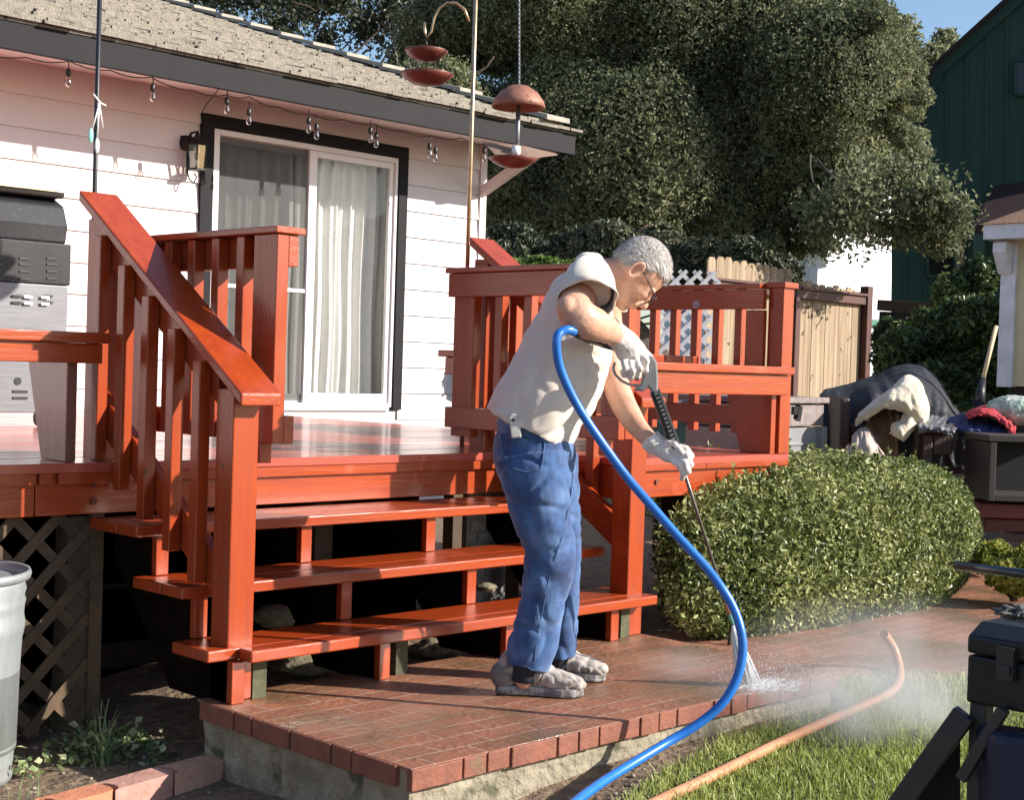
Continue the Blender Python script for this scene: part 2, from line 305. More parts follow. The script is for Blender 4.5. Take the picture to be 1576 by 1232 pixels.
# small stones and litter on the soil
mb = MB()
for i in range(420):
    x, y = random.uniform(1.2, 2.62), random.uniform(3.6, 4.9)
    if i > 280: x, y = random.uniform(2.5, 4.0), random.uniform(2.4, 2.95)
    r = random.uniform(.003, .010); mb.ball((x, y, zg(x, y)+r*.3), r, r*random.uniform(.6,1), r*.6, n=6, m=4)
tag(mb.build('gravel', mat('pale_grit', (.40,.35,.27), (.25,.2,.14), rough=.9, scale=40)), kind='stuff')
# ------------------------------------------------------------------ brick platform
plat = thing('brick_platform', (3.74, 3.5, -.2), 'low brick topped landing with rough concrete sides in front of the porch steps', 'landing')
mb = MB(); mb.box(2.672, 4.81, 3.012, 4.06, -.066, -.004); mb.build('mortar_bed', mortar, plat)
mb = MB(); mb.box(2.664, 4.816, 3.004, 4.07, -.008, 0); mb.build('brick_top', brickm, plat, bevel=.002)
mb = MB(); mb.box(2.675, 4.80, 3.02, 4.05, -.42, -.067); o = mb.build('concrete_base', conc, plat)
sub = o.modifiers.new('s', 'SUBSURF'); sub.subdivision_type = 'SIMPLE'; sub.levels = sub.render_levels = 5
tx = bpy.data.textures.new('lumps', 'CLOUDS'); tx.noise_scale = .09; dm = o.modifiers.new('d', 'DISPLACE'); dm.texture = tx; dm.strength = .028; dm.mid_level = .6
mb = MB(); x = 2.66; k = 0
while x < 4.80:
    wd = min([.2, .097, .097][k % 3], 4.822-x)
    j = random.uniform(-.002, .002); mb.box(x+.002, x+wd-.006, 2.997+j, 3.02, -.062+j, -.0015+j*.4); x += wd; k += 1
y = 3.06; k = 0
while y < 4.0:
    wd = min([.2, .097, .2][k % 3], 4.075-y)
    j = random.uniform(-.002, .002); mb.box(2.656+j, 2.68, y, y+wd-.008, -.062, -.0015); y += wd; k += 1
mb.build('edge_bricks', bricks, plat, bevel=.004)
# ------------------------------------------------------------------ house
YW = 9.4
xl = on(322, 400, 1, YW).x; xr = on(606, 430, 1, YW).x; ztop = on(325, 197, 1, YW).z; XC = 8.99
house = thing('house', (5, 9.6, -.1), 'pink-white lap sided house with a dark eave and shake roof behind the deck', 'house')
EZ_ = 3.19; mb = MB(); z0 = on(0, 242, 1, YW).z; zs = sorted(z0 + k*.2215 for k in range(-12, 4))
def lap(x0, x1, z_lo, z_hi):
    for i in range(len(zs)-1):
        a, b = max(zs[i], z_lo), min(zs[i+1], z_hi)
        if b-a < .02: continue
        mb.add([(x0, YW-.018, a), (x1, YW-.018, a), (x1, YW-.002, b+.01), (x0, YW-.002, b+.01), (x0, YW+.03, a), (x1, YW+.03, a)], [(0,1,2,3), (4,5,1,0)])
lap(-2, xl-.07, -.3, 3.4); lap(xr+.07, XC-.06, -.3, 3.4); lap(xl-.07, xr+.07, ztop+.06, 3.4)
mb.box(-2, xl-.06, YW, YW+.1, -.3, 3.4); mb.box(xr+.06, XC, YW, YW+.1, -.3, 3.4); mb.box(xl-.06, xr+.06, YW, YW+.1, ztop+.05, 3.4); mb.box(xl-.06, xr+.06, YW, YW+.1, -.3, .74)
mb.prism([(XC-.1, YW+.1, -.3), (XC-.1, 16, -.3), (XC-.1, 16, EZ_-.1+7*.322), (XC-.1, YW+.1, EZ_+.05)], (.1, 0, 0))
mb.build('wall', siding, house)
mb = MB(); mb.box(XC-.062, XC+.012, YW-.026, YW-.001, -.3, 3.3); mb.build('corner_board', siding, house)
mb = MB(); mb.box(xl-.115, xl-.003, YW-.034, YW+.0, .74, ztop+.1); mb.box(xr+.003, xr+.10, YW-.034, YW+.0, .74, ztop+.1); mb.box(xl-.003, xr+.003, YW-.033, YW+.0, ztop+.004, ztop+.1)
mb.build('door_trim', trimm, house, bevel=.003)
EY = 8.62; EZ = 3.19; SL = .322; XR = 9.33
mb = MB(); mb.box(-3, XR, EY, EY+.035, 2.995, EZ-.012); mb.build('fascia', trimm, house, bevel=.004)
mb = MB(); mb.prism([(-3, EY+.04, 3.01), (-3, YW, 3.01+.7*SL*.4), (-3, YW, 3.04+.7*SL*.4), (-3, EY+.04, 3.04)], (XR-.04+3, 0, 0)); mb.build('soffit', pinkw, house)
mb = MB(); mb.prism([(XR-.03, EY+.04, 2.995), (XR-.03, 16, 2.995+7.38*SL), (XR-.03, 16, 3.17+7.38*SL), (XR-.03, EY+.04, 3.17)], (.03, 0, 0)); mb.build('rake_board', trimm, house)
a_, b_ = on(737, 290, 1, YW-.02), None
mb = MB(); pz = a_.z; mb.beam((XC-.04, YW-.02, pz-.03), (XC-.04, EY+.06, 2.985), .07, .08); mb.build('eave_brace', pinkw, house, bevel=.004)
# shakes: rows of individual tabs, inside one part
mb = MB(); yy = EY-.05; row = 0
while yy < 16:
    x = -3 - random.random()*.3
    while x < XR+.02:
        wd = random.uniform(.12, .34); x1 = min(x+wd-.006, XR+.03)
        if x1 > x+.02:
            j = random.uniform(-.006, .008); th = .020 + random.uniform(0, .008); ye = yy + random.uniform(-.012, .016); ze = EZ + (ye-EY)*SL + .012 + j*.5
            yb = yy+.42; zb = EZ + (yb-EY)*SL + .004
            mb.add([(x, ye, ze), (x1, ye, ze), (x1, ye, ze+th), (x, ye, ze+th), (x, yb, zb), (x1, yb, zb)], [(0,1,2,3), (3,2,5,4), (1,5,2), (0,3,4)])
        x += wd
    yy += .24; row += 1
mb.prism([(-3, EY-.01, EZ-.02), (-3, 16, EZ-.02+7.39*SL), (-3, 16, EZ+7.39*SL), (-3, EY-.01, EZ)], (XR+3, 0, 0))
mb.build('shake_roof', shake, house)
mb = MB(); yy = EY+.12; k = 0                                        # thick tiles that step up the rake
while yy < 15.6:
    yb = yy+.62; za = EZ+(yy-EY)*SL; 
    mb.prism([(XR-.24, yy, za+.055), (XR-.24, yb, za+.055+.62*SL-.02), (XR-.24, yb, za+.10+.62*SL-.035), (XR-.24, yy, za+.10)], (.29, 0, 0)); yy += .56
mb.build('rake_tiles', mat('pale_rake_tile', (.38,.345,.285), (.28,.25,.205), rough=.85, scale=9, bump=.005), house, bevel=.004)
# sliding door
door = MB(); DZ = .76; ym = YW+.0
fr = .055
xm0 = on(469, 400, 1, YW+.03).x; xm1 = on(481, 400, 1, YW+.03).x
dr = door
dr.box(xl, xl+fr, YW-.02, YW+.09, DZ, ztop); dr.box(xr-fr*.55, xr, YW-.02, YW+.09, DZ, ztop); dr.box(xl+fr, xr-fr*.55, YW-.019, YW+.09, ztop-fr*.8, ztop); dr.box(xl+fr, xr-fr*.55, YW-.025, YW+.09, DZ-.03, DZ+.03)
dobj = dr.build('sliding_door', whitev, house, bevel=.004)
mb = MB(); ya, yb = YW+.0, YW+.035                                   # right (fixed) panel
X0, X1 = xm0, xr-fr*.55
for bx in ((X0, xm1, DZ+.03, ztop-fr*.8), (X1-.045, X1, DZ+.03, ztop-fr*.8)): mb.box(bx[0], bx[1], ya, yb, bx[2], bx[3])
mb.box(xm1, X1-.045, ya+.001, yb, ztop-fr*.8-.05, ztop-fr*.8); mb.box(xm1, X1-.045, ya+.001, yb, DZ+.03, DZ+.11); mb.build('panel_frame', whitev, dobj, bevel=.003)
mb = MB(); mb.add([(xm1-.005, YW+.02, DZ+.1), (X1-.04, YW+.02, DZ+.1), (X1-.04, YW+.02, ztop-.09), (xm1-.005, YW+.02, ztop-.09)], [(0,1,2,3)]); mb.build('glass_pane', glass, dobj)
mb = MB(); ya, yb = YW+.04, YW+.075; X0, X1 = xl+fr, xm0+.02          # left (sliding) panel
mb.box(X0, X0+.035, ya, yb, DZ+.03, ztop-fr*.8); mb.box(X0+.035, X1, ya+.001, yb, ztop-fr*.8-.045, ztop-fr*.8); mb.box(X0+.035, X1, ya+.001, yb, DZ+.03, DZ+.10); mb.build('panel_frame', whitev, dobj, bevel=.003)
mb = MB(); mb.add([(X0+.03, YW+.06, DZ+.09), (X1, YW+.06, DZ+.09), (X1, YW+.06, ztop-.08), (X0+.03, YW+.06, ztop-.08)], [(0,1,2,3)]); mb.build('glass_pane', glass, dobj)
zmid = on(400, 443, 1, YW).z
mb = MB(); mb.add([(X0+.01, YW+.024, DZ+.05), (xm0, YW+.024, DZ+.05), (xm0, YW+.024, ztop-.05), (X0+.01, YW+.024, ztop-.05)], [(0,1,2,3)]); sc = mb.build('insect_screen', screenm, dobj)
mb = MB(); mb.box(X0, xm0, YW+.012, YW+.03, zmid-.014, zmid+.014); mb.build('screen_bar', whitev, sc)
def curtain(x0, x1, y, label, ph):
    mb = MB(); n = 260; zt = ztop+.02; zb = DZ+.03; rows = 14; V = []
    for j in range(rows+1):
        z = zb+(zt-zb)*j/rows
        for i in range(n+1):
            x = x0+(x1-x0)*i/n; u = i/n*(x1-x0)
            yy = y + .026*math.sin(u*42+ph+.5*math.sin(u*9)+.25*math.sin(j*.5)) + .012*math.sin(u*97+ph*2) + .01*math.sin(j*.6+u*6)
            V.append((x, yy, z))
    mb.add(V, [(j*(n+1)+i, j*(n+1)+i+1, (j+1)*(n+1)+i+1, (j+1)*(n+1)+i) for j in range(rows) for i in range(n)], True)
    tag(mb.build('curtain', curt), label, 'curtain')
curtain(xl+.02, xm0+.03, YW+.22, 'grey sheer curtain behind the screened left half of the sliding door', 0)
curtain(xm0+.03, xr+.10, YW+.20, 'pale pleated curtain behind the clear right half of the sliding door', 1.7)
mb = MB(); mb.add([(xl-.3,YW+.11,.7),(xr+.3,YW+.11,.7),(xr+.3,YW+2,.7),(xl-.3,YW+2,.7),(xl-.3,YW+.11,3.2),(xr+.3,YW+.11,3.2),(xr+.3,YW+2,3.2),(xl-.3,YW+2,3.2)],[(0,1,2,3),(7,6,5,4),(1,5,6,2),(3,2,6,7),(0,3,7,4)]); mb.build('room_interior', dark, house)
# wall lantern
lx = on(303, 240, 1, YW-.13).x; ly = YW-.13; lz = on(303, 240, 1, YW-.13).z
lamp = thing('wall_lantern', (lx, YW-.03, lz), 'black carriage lantern with glass sides on the wall left of the sliding door', 'lantern')
mb = MB(); mb.lathe((lx-.02, YW-.02, lz+.10), [(0,-.06),(.05,-.05),(.06,0),(.05,.05),(0,.06)], 14)
mb.tube([(lx-.02, YW-.03, lz+.12), (lx-.02, YW-.08, lz+.17), (lx, ly, lz+.18), (lx, ly, lz+.12)], .010, 8)
mb.tube([(lx-.02, YW-.03, lz-.10), (lx-.02, YW-.07, lz-.17), (lx-.015, YW-.12, lz-.20), (lx-.01, YW-.15, lz-.16), (lx-.01, YW-.12, lz-.13)], .006, 6)
mb.tube([(lx-.02, YW-.03, lz+.03), (lx-.02, YW-.04, lz-.12)], .008, 6); mb.build('bracket', blackm, lamp)
def hexr(r, z, k): return (lx+r*math.cos(math.pi/3*k), ly+r*math.sin(math.pi/3*k), z)
mb = MB()
mb.add([hexr(.022, lz+.145, k) for k in range(6)]+[hexr(.085, lz+.075, k) for k in range(6)], [(k, (k+1)%6, (k+1)%6+6, k+6) for k in range(6)]+[tuple(range(6))]); mb.ball((lx, ly, lz+.155), .018)
for k in range(6): mb.beam(hexr(.078, lz+.078, k), hexr(.062, lz-.095, k), .008, .008)
mb.add([hexr(.072, lz-.095, k) for k in range(6)]+[hexr(.072, lz-.108, k) for k in range(6)], [(k, (k+1)%6, (k+1)%6+6, k+6) for k in range(6)]+[tuple(range(6)), tuple(range(11,5,-1))]); mb.build('lantern_cage', blackm, lamp)
mb = MB()
for k in range(6): mb.add([hexr(.075, lz+.075, k), hexr(.075, lz+.075, k+1), hexr(.060, lz-.094, k+1), hexr(.060, lz-.094, k)], [(0,1,2,3)])
mb.build('glass_panes', bulbg, lamp)
mb = MB(); mb.tube([(lx, ly, lz-.09), (lx, ly, lz-.03)], .011, 10); mb.build('candle_sleeve', whitev, lamp)
mb = MB(); mb.ball((lx, ly, lz), .018, .018, .032); mb.build('bulb', bulbg, lamp)
# string lights
sy = 8.75
bl = [(105,120),(235,143),(349,163),(383,180),(475,193),(487,203),(570,208),(579,216),(661,232),(670,238),(745,238)]
st = thing('string_lights', on(349, 150, 1, sy), 'black cord of clear bulbs hanging under the dark eave', 'string lights')
mb = MB(); pts = [on(-40, 78, 1, sy)]
cordpts = [(-40,78),(40,88),(107,94),(170,108),(233,119),(300,140),(349,146),(383,148),(430,165),(480,176),(530,184),(575,190),(620,202),(665,209),(710,212),(748,222)]
P3 = [on(a, b, 1, sy) for a, b in cordpts]; fine = []
for i in range(len(P3)-1):
    for k in range(5): q = P3[i].lerp(P3[i+1], k/5); q.z -= .02*math.sin(math.pi*k/5); fine.append(q)
mb.tube(fine+[P3[-1]], .004, 6)
mb.tube([on(308, 178, 1, YW-.05), on(318, 160, 1, YW-.2), on(336, 138, 1, sy)], .004, 6); mb.build('cord', blackp, st)
for a, b in bl:
    p = on(a, b, 1, sy + random.uniform(-.05, .05)); mb = MB(); mb.tube([p+Vector((0,0,.115)), p+Vector((.004,0,.05))], .0035, 6); mb.lathe(p, [(.010,.062),(.016,.055),(.017,.018),(.014,.012)], 10); s_ = mb.build('lamp_socket', blackp, st)
    mb = MB(); mb.lathe(p, [(.010,.014),(.014,.0),(.021,-.022),(.021,-.038),(.013,-.053),(.001,-.058)], 12); mb.tube([p+Vector((0,0,.01)), p+Vector((0,0,-.03))], .003, 6); mb.build('bulb', bulbg, s_)
# ------------------------------------------------------------------ deck
DK = .74
deck = thing('deck', (3, 7, 0), 'raised red-stained wooden deck with glossy wet boards in front of the house', 'deck')
mb = MB(); y = 4.665
while y < 9.36:
    mb.box(-1.5, 6.12, y, y+.136, DK-.035, DK-random.uniform(0, .0015)); y += .142
y = 4.135
while y < 4.6:
    mb.box(4.86, 6.12, y, y+.136, DK-.035, DK-random.uniform(0, .0015)); y += .142
mb.build('floor_boards', deckm, deck, bevel=.003, seg=1)
mb = MB(); mb.box(-1.5, 2.39, 4.690, 4.73, .555, DK-.037); mb.box(2.395, 4.855, 4.692, 4.73, .555, DK-.037)
mb.box(4.86, 6.10, 4.155, 4.19, .56, DK-.037); mb.box(6.10, 6.135, 4.155, 9.36, .56, DK-.037); mb.box(4.86, 4.895, 4.19, 4.66, .56, DK-.037)
mb.build('fascia', redx, deck, bevel=.003)
mb = MB(); mb.box(-1.5, 2.386, 4.672, 4.689, .665, DK-.001); mb.box(2.398, 2.45, 4.672, 4.689, .665, DK-.001); mb.box(2.47, 4.855, 4.672, 4.689, .665, DK-.001); mb.box(4.845, 5.45, 4.136, 4.154, .68, DK-.001); mb.box(5.452, 6.12, 4.136, 4.154, .68, DK-.001)
mb.build('nosing_board', redx, deck, bevel=.003)
mb = MB()
for px, py, yv in ((143,745,4.69),(143,772,4.69),(1010,722,4.155),(1010,742,4.155)):
    p = on(px, py, 1, yv); mb.tube([p+Vector((0,.002,0)), p+Vector((0,-.008,0))], .013, 8, smooth=False)
mb.build('bolts', mat('painted_bolt', (.16,.03,.015), rough=.5), deck)
mb = MB()
for x in (-.6, .5, 1.5, 2.6, 3.7, 4.9, 6.05):
    for y in (4.8, 6.5, 8.5): mb.box(x-.045, x+.045, y-.045, y+.045, -.3, DK-.2)
for y in (4.80, 5.6, 6.5, 7.5, 8.5): mb.box(-1.5, 6.09, y, y+.04, DK-.19, DK-.036)
mb.build('joists', mat('joist_wood', (.09,.06,.04), rough=.9), deck)
# lattice skirt below the left part of the deck
mb = MB(); x0, x1, z0, z1 = .6, 2.64, -.22, .552; sp = .165
def clipdiag(c, sgn, yv):
    pts = []
    for z in (z0, z1):
        x = c + sgn*(z-z0); pts.append((x, z))
    (xa, za), (xb, zb) = pts
    def cut(xa, za, xb, zb):
        if xa > xb: xa, za, xb, zb = xb, zb, xa, za
        if xb < x0 or xa > x1: return None
        if xa < x0: za = za+(x0-xa)*(zb-za)/(xb-xa); xa = x0
        if xb > x1: zb = za+(x1-xa)*(zb-za)/(xb-xa); xb = x1
        return xa, za, xb, zb
    r = cut(xa, za, xb, zb)
    if r and abs(r[0]-r[2]) > .03: mb.beam((r[0], yv, r[1]), (r[2], yv, r[3]), .008, .038, (0, 0, 1) if True else None)
c = x0-1
while c < x1+1: clipdiag(c, 1, 4.745); clipdiag(c+.05, -1, 4.755); c += sp
mb.box(x1-.005, x1+.045, 4.735, 4.765, z0, z1)
tag(mb.build('lattice_skirt', latm), 'brown diagonal wood lattice closing the space under the left of the deck', 'lattice')
# ------------------------------------------------------------------ steps
st = thing('porch_steps', (3.72, 4.3, 0), 'three wide open red plank steps rising from the bricks to the deck', 'steps')
def tread(bs):
    mb = MB()
    for b in bs: mb.box(*b)
    mb.build('tread', redx, st, bevel=.006, seg=3)
tread([(2.735, 4.80, 3.875, 3.948, .140, .180), (2.62, 4.79, 3.952, 4.165, .141, .180)])
tread([(2.63, 4.74, 4.125, 4.255, .322, .361), (2.63, 4.74, 4.259, 4.44, .322, .3605)])
tread([(2.60, 4.74, 4.37, 4.50, .503, .543), (2.60, 4.74, 4.504, 4.688, .503, .5425)])
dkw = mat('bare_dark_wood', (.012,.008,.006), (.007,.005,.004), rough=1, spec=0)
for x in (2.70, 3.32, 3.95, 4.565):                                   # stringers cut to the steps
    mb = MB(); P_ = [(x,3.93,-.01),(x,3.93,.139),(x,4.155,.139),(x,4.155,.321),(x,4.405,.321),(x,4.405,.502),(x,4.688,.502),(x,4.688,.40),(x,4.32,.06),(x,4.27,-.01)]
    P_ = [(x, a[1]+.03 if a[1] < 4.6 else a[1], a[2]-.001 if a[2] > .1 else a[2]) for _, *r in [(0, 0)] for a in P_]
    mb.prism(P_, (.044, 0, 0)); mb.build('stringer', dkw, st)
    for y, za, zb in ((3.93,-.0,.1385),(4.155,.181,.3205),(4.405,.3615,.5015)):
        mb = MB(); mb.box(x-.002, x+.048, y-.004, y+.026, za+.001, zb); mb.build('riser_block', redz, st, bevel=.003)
for x in (2.80, 3.42, 4.66):
    mb = MB(); mb.box(x, x+.055, 3.955, 4.0, 0.001, .139); mb.build('support_block', mat('mossy_block', (.10,.10,.05), (.05,.05,.03), rough=.9, scale=20), st)
# ------------------------------------------------------------------ stair railings (mirrored pair)
def capz(y): return 1.005 + .664*(y-3.89)
def stair_rail(label, m):
    X = (lambda x: 7.50-x) if m else (lambda x: x)
    def bx(mb, x0, x1, *a): a0, a1 = sorted((X(x0), X(x1))); mb.box(a0, a1, *a)
    t = thing('stair_railing', (X(2.75), 4.0, 0), label, 'railing', 'sloping railings beside the steps')
    mb = MB(); bx(mb, 2.70, 2.80, 3.96, 4.06, .002, 1.0-.02+.046); mb.build('newel_post', redz, t, bevel=.005)
    mb = MB(); bx(mb, 2.715, 2.80, 4.87, 4.96, .56, capz(4.87)-.03); mb.build('top_post', redz, t, bevel=.004)
    mb = MB(); a = [(X(2.675), 3.885, capz(3.885)-.03), (X(2.675), 3.885, capz(3.885)+.012), (X(2.675), 4.965, capz(4.965)+.012), (X(2.675), 4.965, capz(4.965)-.03)]
    mb.prism(a, (X(2.835)-X(2.675), 0, 0)); mb.build('handrail_cap', redy, t, bevel=.007, seg=3)
    for z1, z2, nm in ((-.035, -.15, 'upper_rail'), (-.64, -.78, 'lower_rail')):
        mb = MB(); a = [(X(2.707), 4.065, capz(4.065)+z1), (X(2.707), 4.868, capz(4.868)+z1), (X(2.707), 4.868, capz(4.868)+z2), (X(2.707), 4.065, capz(4.065)+z2)]
        mb.prism(a, (X(2.745)-X(2.707), 0, 0)); mb.build(nm, redy, t, bevel=.003)
    for y, zb in ((4.79, .742), (4.62, .643), (4.455, .555), (4.285, .465), (4.125, .375)):
        mb = MB(); bx(mb, 2.660, 2.705, y-.023, y+.023, zb, capz(y)-.048); mb.build('baluster', redz, t, bevel=.003)
    return t
stair_rail('sloping red handrail with square balusters on the left side of the steps', False)
stair_rail('sloping red handrail on the right of the steps, partly behind the man', True)
def gate(label, m, y0):
    X = (lambda x: 7.50-x) if m else (lambda x: x)
    def bx(mb, x0, x1, *a): a0, a1 = sorted((X(x0), X(x1))); mb.box(a0, a1, *a)
    t = thing('gate', (X(2.93), 4.9, .8), label, 'gate', 'picket gates standing open over the steps'); yb = 4.955
    mb = MB(); bx(mb, 2.868, 2.990, y0-.012, yb, 1.548, 1.572); mb.build('cap', redy, t, bevel=.004)
    mb = MB(); bx(mb, 2.882, 2.930, y0, y0+.135, .842, 1.547); mb.build('stile', redz, t, bevel=.003)
    mb = MB(); bx(mb, 2.882, 2.930, yb-.14, yb-.005, .80, 1.547); mb.build('stile', redz, t, bevel=.003)
    mb = MB(); bx(mb, 2.931, 2.972, y0+.002, yb-.006, 1.440, 1.547); mb.build('top_rail', redy, t, bevel=.003)
    mb = MB(); bx(mb, 2.931, 2.972, y0+.002, yb-.006, .840, .935); mb.build('bottom_rail', redy, t, bevel=.003)
    n = 4; a = y0+.20; s_ = (yb-.14-a)/n
    for k in range(n):
        mb = MB(); bx(mb, 2.886, 2.930, a+k*s_, a+k*s_+.045, .845, 1.546); mb.build('baluster', redz, t, bevel=.003)
    mb = MB(); bx(mb, 2.90, 2.945, y0+.09, y0+.13, .77, .90); mb.build('drop_bolt', redz, t)
    return t
gate('red picket gate standing open over the steps, nearest the sliding door', False, 4.0)
gate('red picket gate standing open beside the man\'s back and face', True, 3.89)
# ------------------------------------------------------------------ side railing
t = thing('deck_railing', (6.05, 4.2, .74), 'level red railing along the right edge of the deck ending in a capped corner post', 'railing')
mb = MB(); mb.box(6.02, 6.11, 4.13, 4.22, DK, 1.572); mb.build('corner_post', redz, t, bevel=.004)
mb = MB(); mb.box(6.005, 6.125, 4.115, 4.235, 1.560, 1.590); mb.build('post_cap', red, t, bevel=.005)
mb = MB(); mb.box(5.965, 6.10, 4.237, 6.3, 1.556, 1.582); mb.build('cap', redy, t, bevel=.004)
mb = MB(); mb.box(5.972, 6.008, 4.222, 6.3, 1.455, 1.553); mb.build('top_rail', redy, t, bevel=.003)
mb = MB(); mb.box(5.972, 6.008, 4.222, 6.3, .875, .970); mb.build('bottom_rail', redy, t, bevel=.003)
mb = MB(); mb.box(5.985, 6.018, 4.225, 4.33, DK, 1.45); mb.build('post_board', redz, t, bevel=.003)
for k in range(14):
    y = 4.375+k*.139
    mb = MB(); mb.box(6.010, 6.052, y, y+.042, .83, 1.554); mb.build('baluster', redz, t, bevel=.003)
for y in (6.21,): mb = MB(); mb.box(6.02, 6.11, y, y+.09, DK, 1.555); mb.build('post', redz, t, bevel=.003)
pc = on(1072, 469, 0, 5.971)
mb = MB(); M_ = [Vector((0, .022*math.cos(a), .022*math.sin(a))) for a in [i*math.pi/8 for i in range(16)]]
mb.add([pc+Vector((-.003,0,0))+v for v in M_]+[pc+Vector((.001,0,0))+v for v in M_], [tuple(range(15,-1,-1))]+[(i, (i+1)%16, (i+1)%16+16, i+16) for i in range(16)])
mb.add([pc+Vector((-.006,0,0))+v*.45 for v in M_]+[pc+Vector((-.003,0,0))+v*.45 for v in M_], [tuple(range(15,-1,-1))]+[(i, (i+1)%16, (i+1)%16+16, i+16) for i in range(16)])
tag(mb.build('round_thermometer', mat('grey_dial', (.42,.36,.36), (.3,.25,.27), rough=.4, scale=60)), 'small round grey disc screwed to the top board of the right railing', 'disc')
# ------------------------------------------------------------------ benches
def bench_x(label, x0, x1, y0, y1, zt, leg_x, apr=.11, grp=None, legm=None):
    t = thing('bench', ((x0+x1)/2, (y0+y1)/2, DK), label, 'bench', 'red benches built along the deck edge')
    mb = MB(); n = 3; wv = (y1-y0)/n
    for k in range(n): mb.box(x0, x1, y0+k*wv, y0+(k+1)*wv-.006, zt-.038, zt-.0005*k)
    mb.build('seat', redx, t, bevel=.005)
    mb = MB(); mb.box(x0+.02, x1-.025, y0+.022, y0+.06, zt-.04-apr, zt-.039); mb.build('apron', redx, t, bevel=.004)
    for lx in leg_x:
        mb = MB(); mb.prism([(lx, y0+.06, zt-.04), (lx, y1-.02, zt-.04), (lx, y0+.24, DK), (lx, y0+.06, DK)], (.04, 0, 0)); mb.build('leg', legm or red, t, bevel=.003)
    return t
purplish = mat('sheen_brown_leg', (.20,.085,.06), (.15,.06,.045), rough=.28, scale=4, stretch=(6,6,.6), coat=.5)
bench_x('red plank bench on the left of the deck, grey cooker behind it', -1.4, 2.66, 4.665, 5.06, 1.20, (2.52, .9), .07, legm=purplish)
b2 = bench_x('red plank bench with a deep front board at the right front corner of the deck', 4.90, 6.06, 4.075, 4.46, 1.170, (5.955,), .10)
t = thing('bench', (5.76, 5.5, DK), 'red bench seat behind the open gate, its end sticking out before the wall', 'bench')
mb = MB()
for k in range(3): mb.box(5.56+k*.137, 5.56+(k+1)*.137-.006, 4.6, 6.15, 1.175, 1.213-.0005*k)
mb.build('seat', redy, t, bevel=.005)
mb = MB(); mb.box(5.60, 5.64, 4.6, 6.13, 1.075, 1.174); mb.build('apron', redy, t, bevel=.004)
mb = MB(); mb.prism([(5.62, 6.10, 1.175), (5.95, 6.10, 1.175), (5.95, 6.10, DK), (5.80, 6.10, DK)], (0, .04, 0)); mb.build('leg', red, t, bevel=.003)
# ------------------------------------------------------------------ grey and black cooker on the left of the deck
gx, gy = 3.18, 6.9
t = thing('barbecue_grill', (2.9, 7.2, DK), 'large black lidded grill seen from its grey vented back, on the left of the deck', 'grill')
A = on(107, 500, 1, 7.0); gx1 = A.x; gz_ = lambda py: on(60, py, 1, 7.0).z
def g(y): return gz_(y)
x0 = gx1-1.35
bxs = MB(); bxs.box(x0, gx1, 7.0, 7.5, g(437), g(372)); bxs.build('firebox', blackm, t, bevel=.008)
P_ = [(x0, 7.02, g(372)), (x0, 7.0, g(345)), (x0, 7.05, g(312)), (x0, 7.15, g(298)), (x0, 7.45, g(298)), (x0, 7.5, g(372))]
mb = MB(); mb.prism(P_, (gx1-.02-x0, 0, 0)); mb.build('lid', mat('dark_speckled_enamel', (.025,.025,.028), (.05,.05,.055), rough=.3, scale=40, lo=.55, hi=.7), t, bevel=.012)
mb = MB(); mb.prism([(x0-.02, 7.05, g(300)), (x0-.02, 7.04, g(288)), (x0-.02, 7.42, g(288)), (x0-.02, 7.46, g(300))], (gx1-x0, 0, 0)); mb.build('lid_trim', mat('black_trim', (.02,.018,.016), rough=.3), t, bevel=.01)
mb = MB(); mb.box(x0, gx1-.06, 7.032, 7.039, g(291), g(288.5)); mb.build('gold_strip', brass, t)
mb = MB(); mb.box(x0+.01, gx1-.01, 7.006, 7.45, g(636), g(437.5)); cab = mb.build('cabinet', steel, t, bevel=.006)
for px in (-12, 30, 72):
    for py in (455, 464, 475, 486): q = on(px+8, py-57, 1, 6.995); MB().box(q.x-.028, q.x+.028, 6.994, 6.9995, q.z-.005, q.z+.005).build('vent_slot', blackp, t)
for px, py in ((28,456),(28,466),(76,456),(76,466)):
    q = on(px, py, 1, 6.995); MB().box(q.x-.03, q.x+.02, 6.994, 6.9995, q.z-.006, q.z+.006).build('vent_slot', blackp, t)
for px, py in ((33,603),(33,613)): q = on(px, py, 1, 7.0); MB().box(q.x-.045, q.x+.035, 7.0, 7.0055, q.z-.006, q.z+.006).build('vent_slot', blackp, t)
q = on(28, 587, 1, 7.0); MB().tube([q+Vector((0,.008,0)), q+Vector((0,.002,0))], .02, 12, smooth=False).build('round_hole', blackp, t)
mb = MB()
for px, py in ((42,457),(42,467),(68,458),(68,468)): q = on(px, py, 1, 7.0); mb.box(q.x-.02, q.x+.025, 6.99, 6.9935, q.z-.007, q.z+.007)
mb.build('vent_tabs', whitev, t)
for xx in (gx1-.12, x0+.12):
    mb = MB(); mb.tube([(xx-.02, 7.06, DK+.045), (xx+.02, 7.06, DK+.045)], .04, 14); mb.box(xx-.03, xx+.03, 7.03, 7.10, DK+.07, g(636)); mb.build('caster', blackp, t)
# ------------------------------------------------------------------ garden poles and feeders
def pole(label, pts, r, m, nm='shepherd_hook', cat='pole'):
    o = MB().tube(pts, r, 10).build(nm, m); return tag(o, label, cat)
pl = on(157, 300, 1, 4.93)
pole('thin black garden pole rising from behind the left handrail', [(pl.x, 4.985, .5), (pl.x, 4.985, 3.0)], .009, blackp)
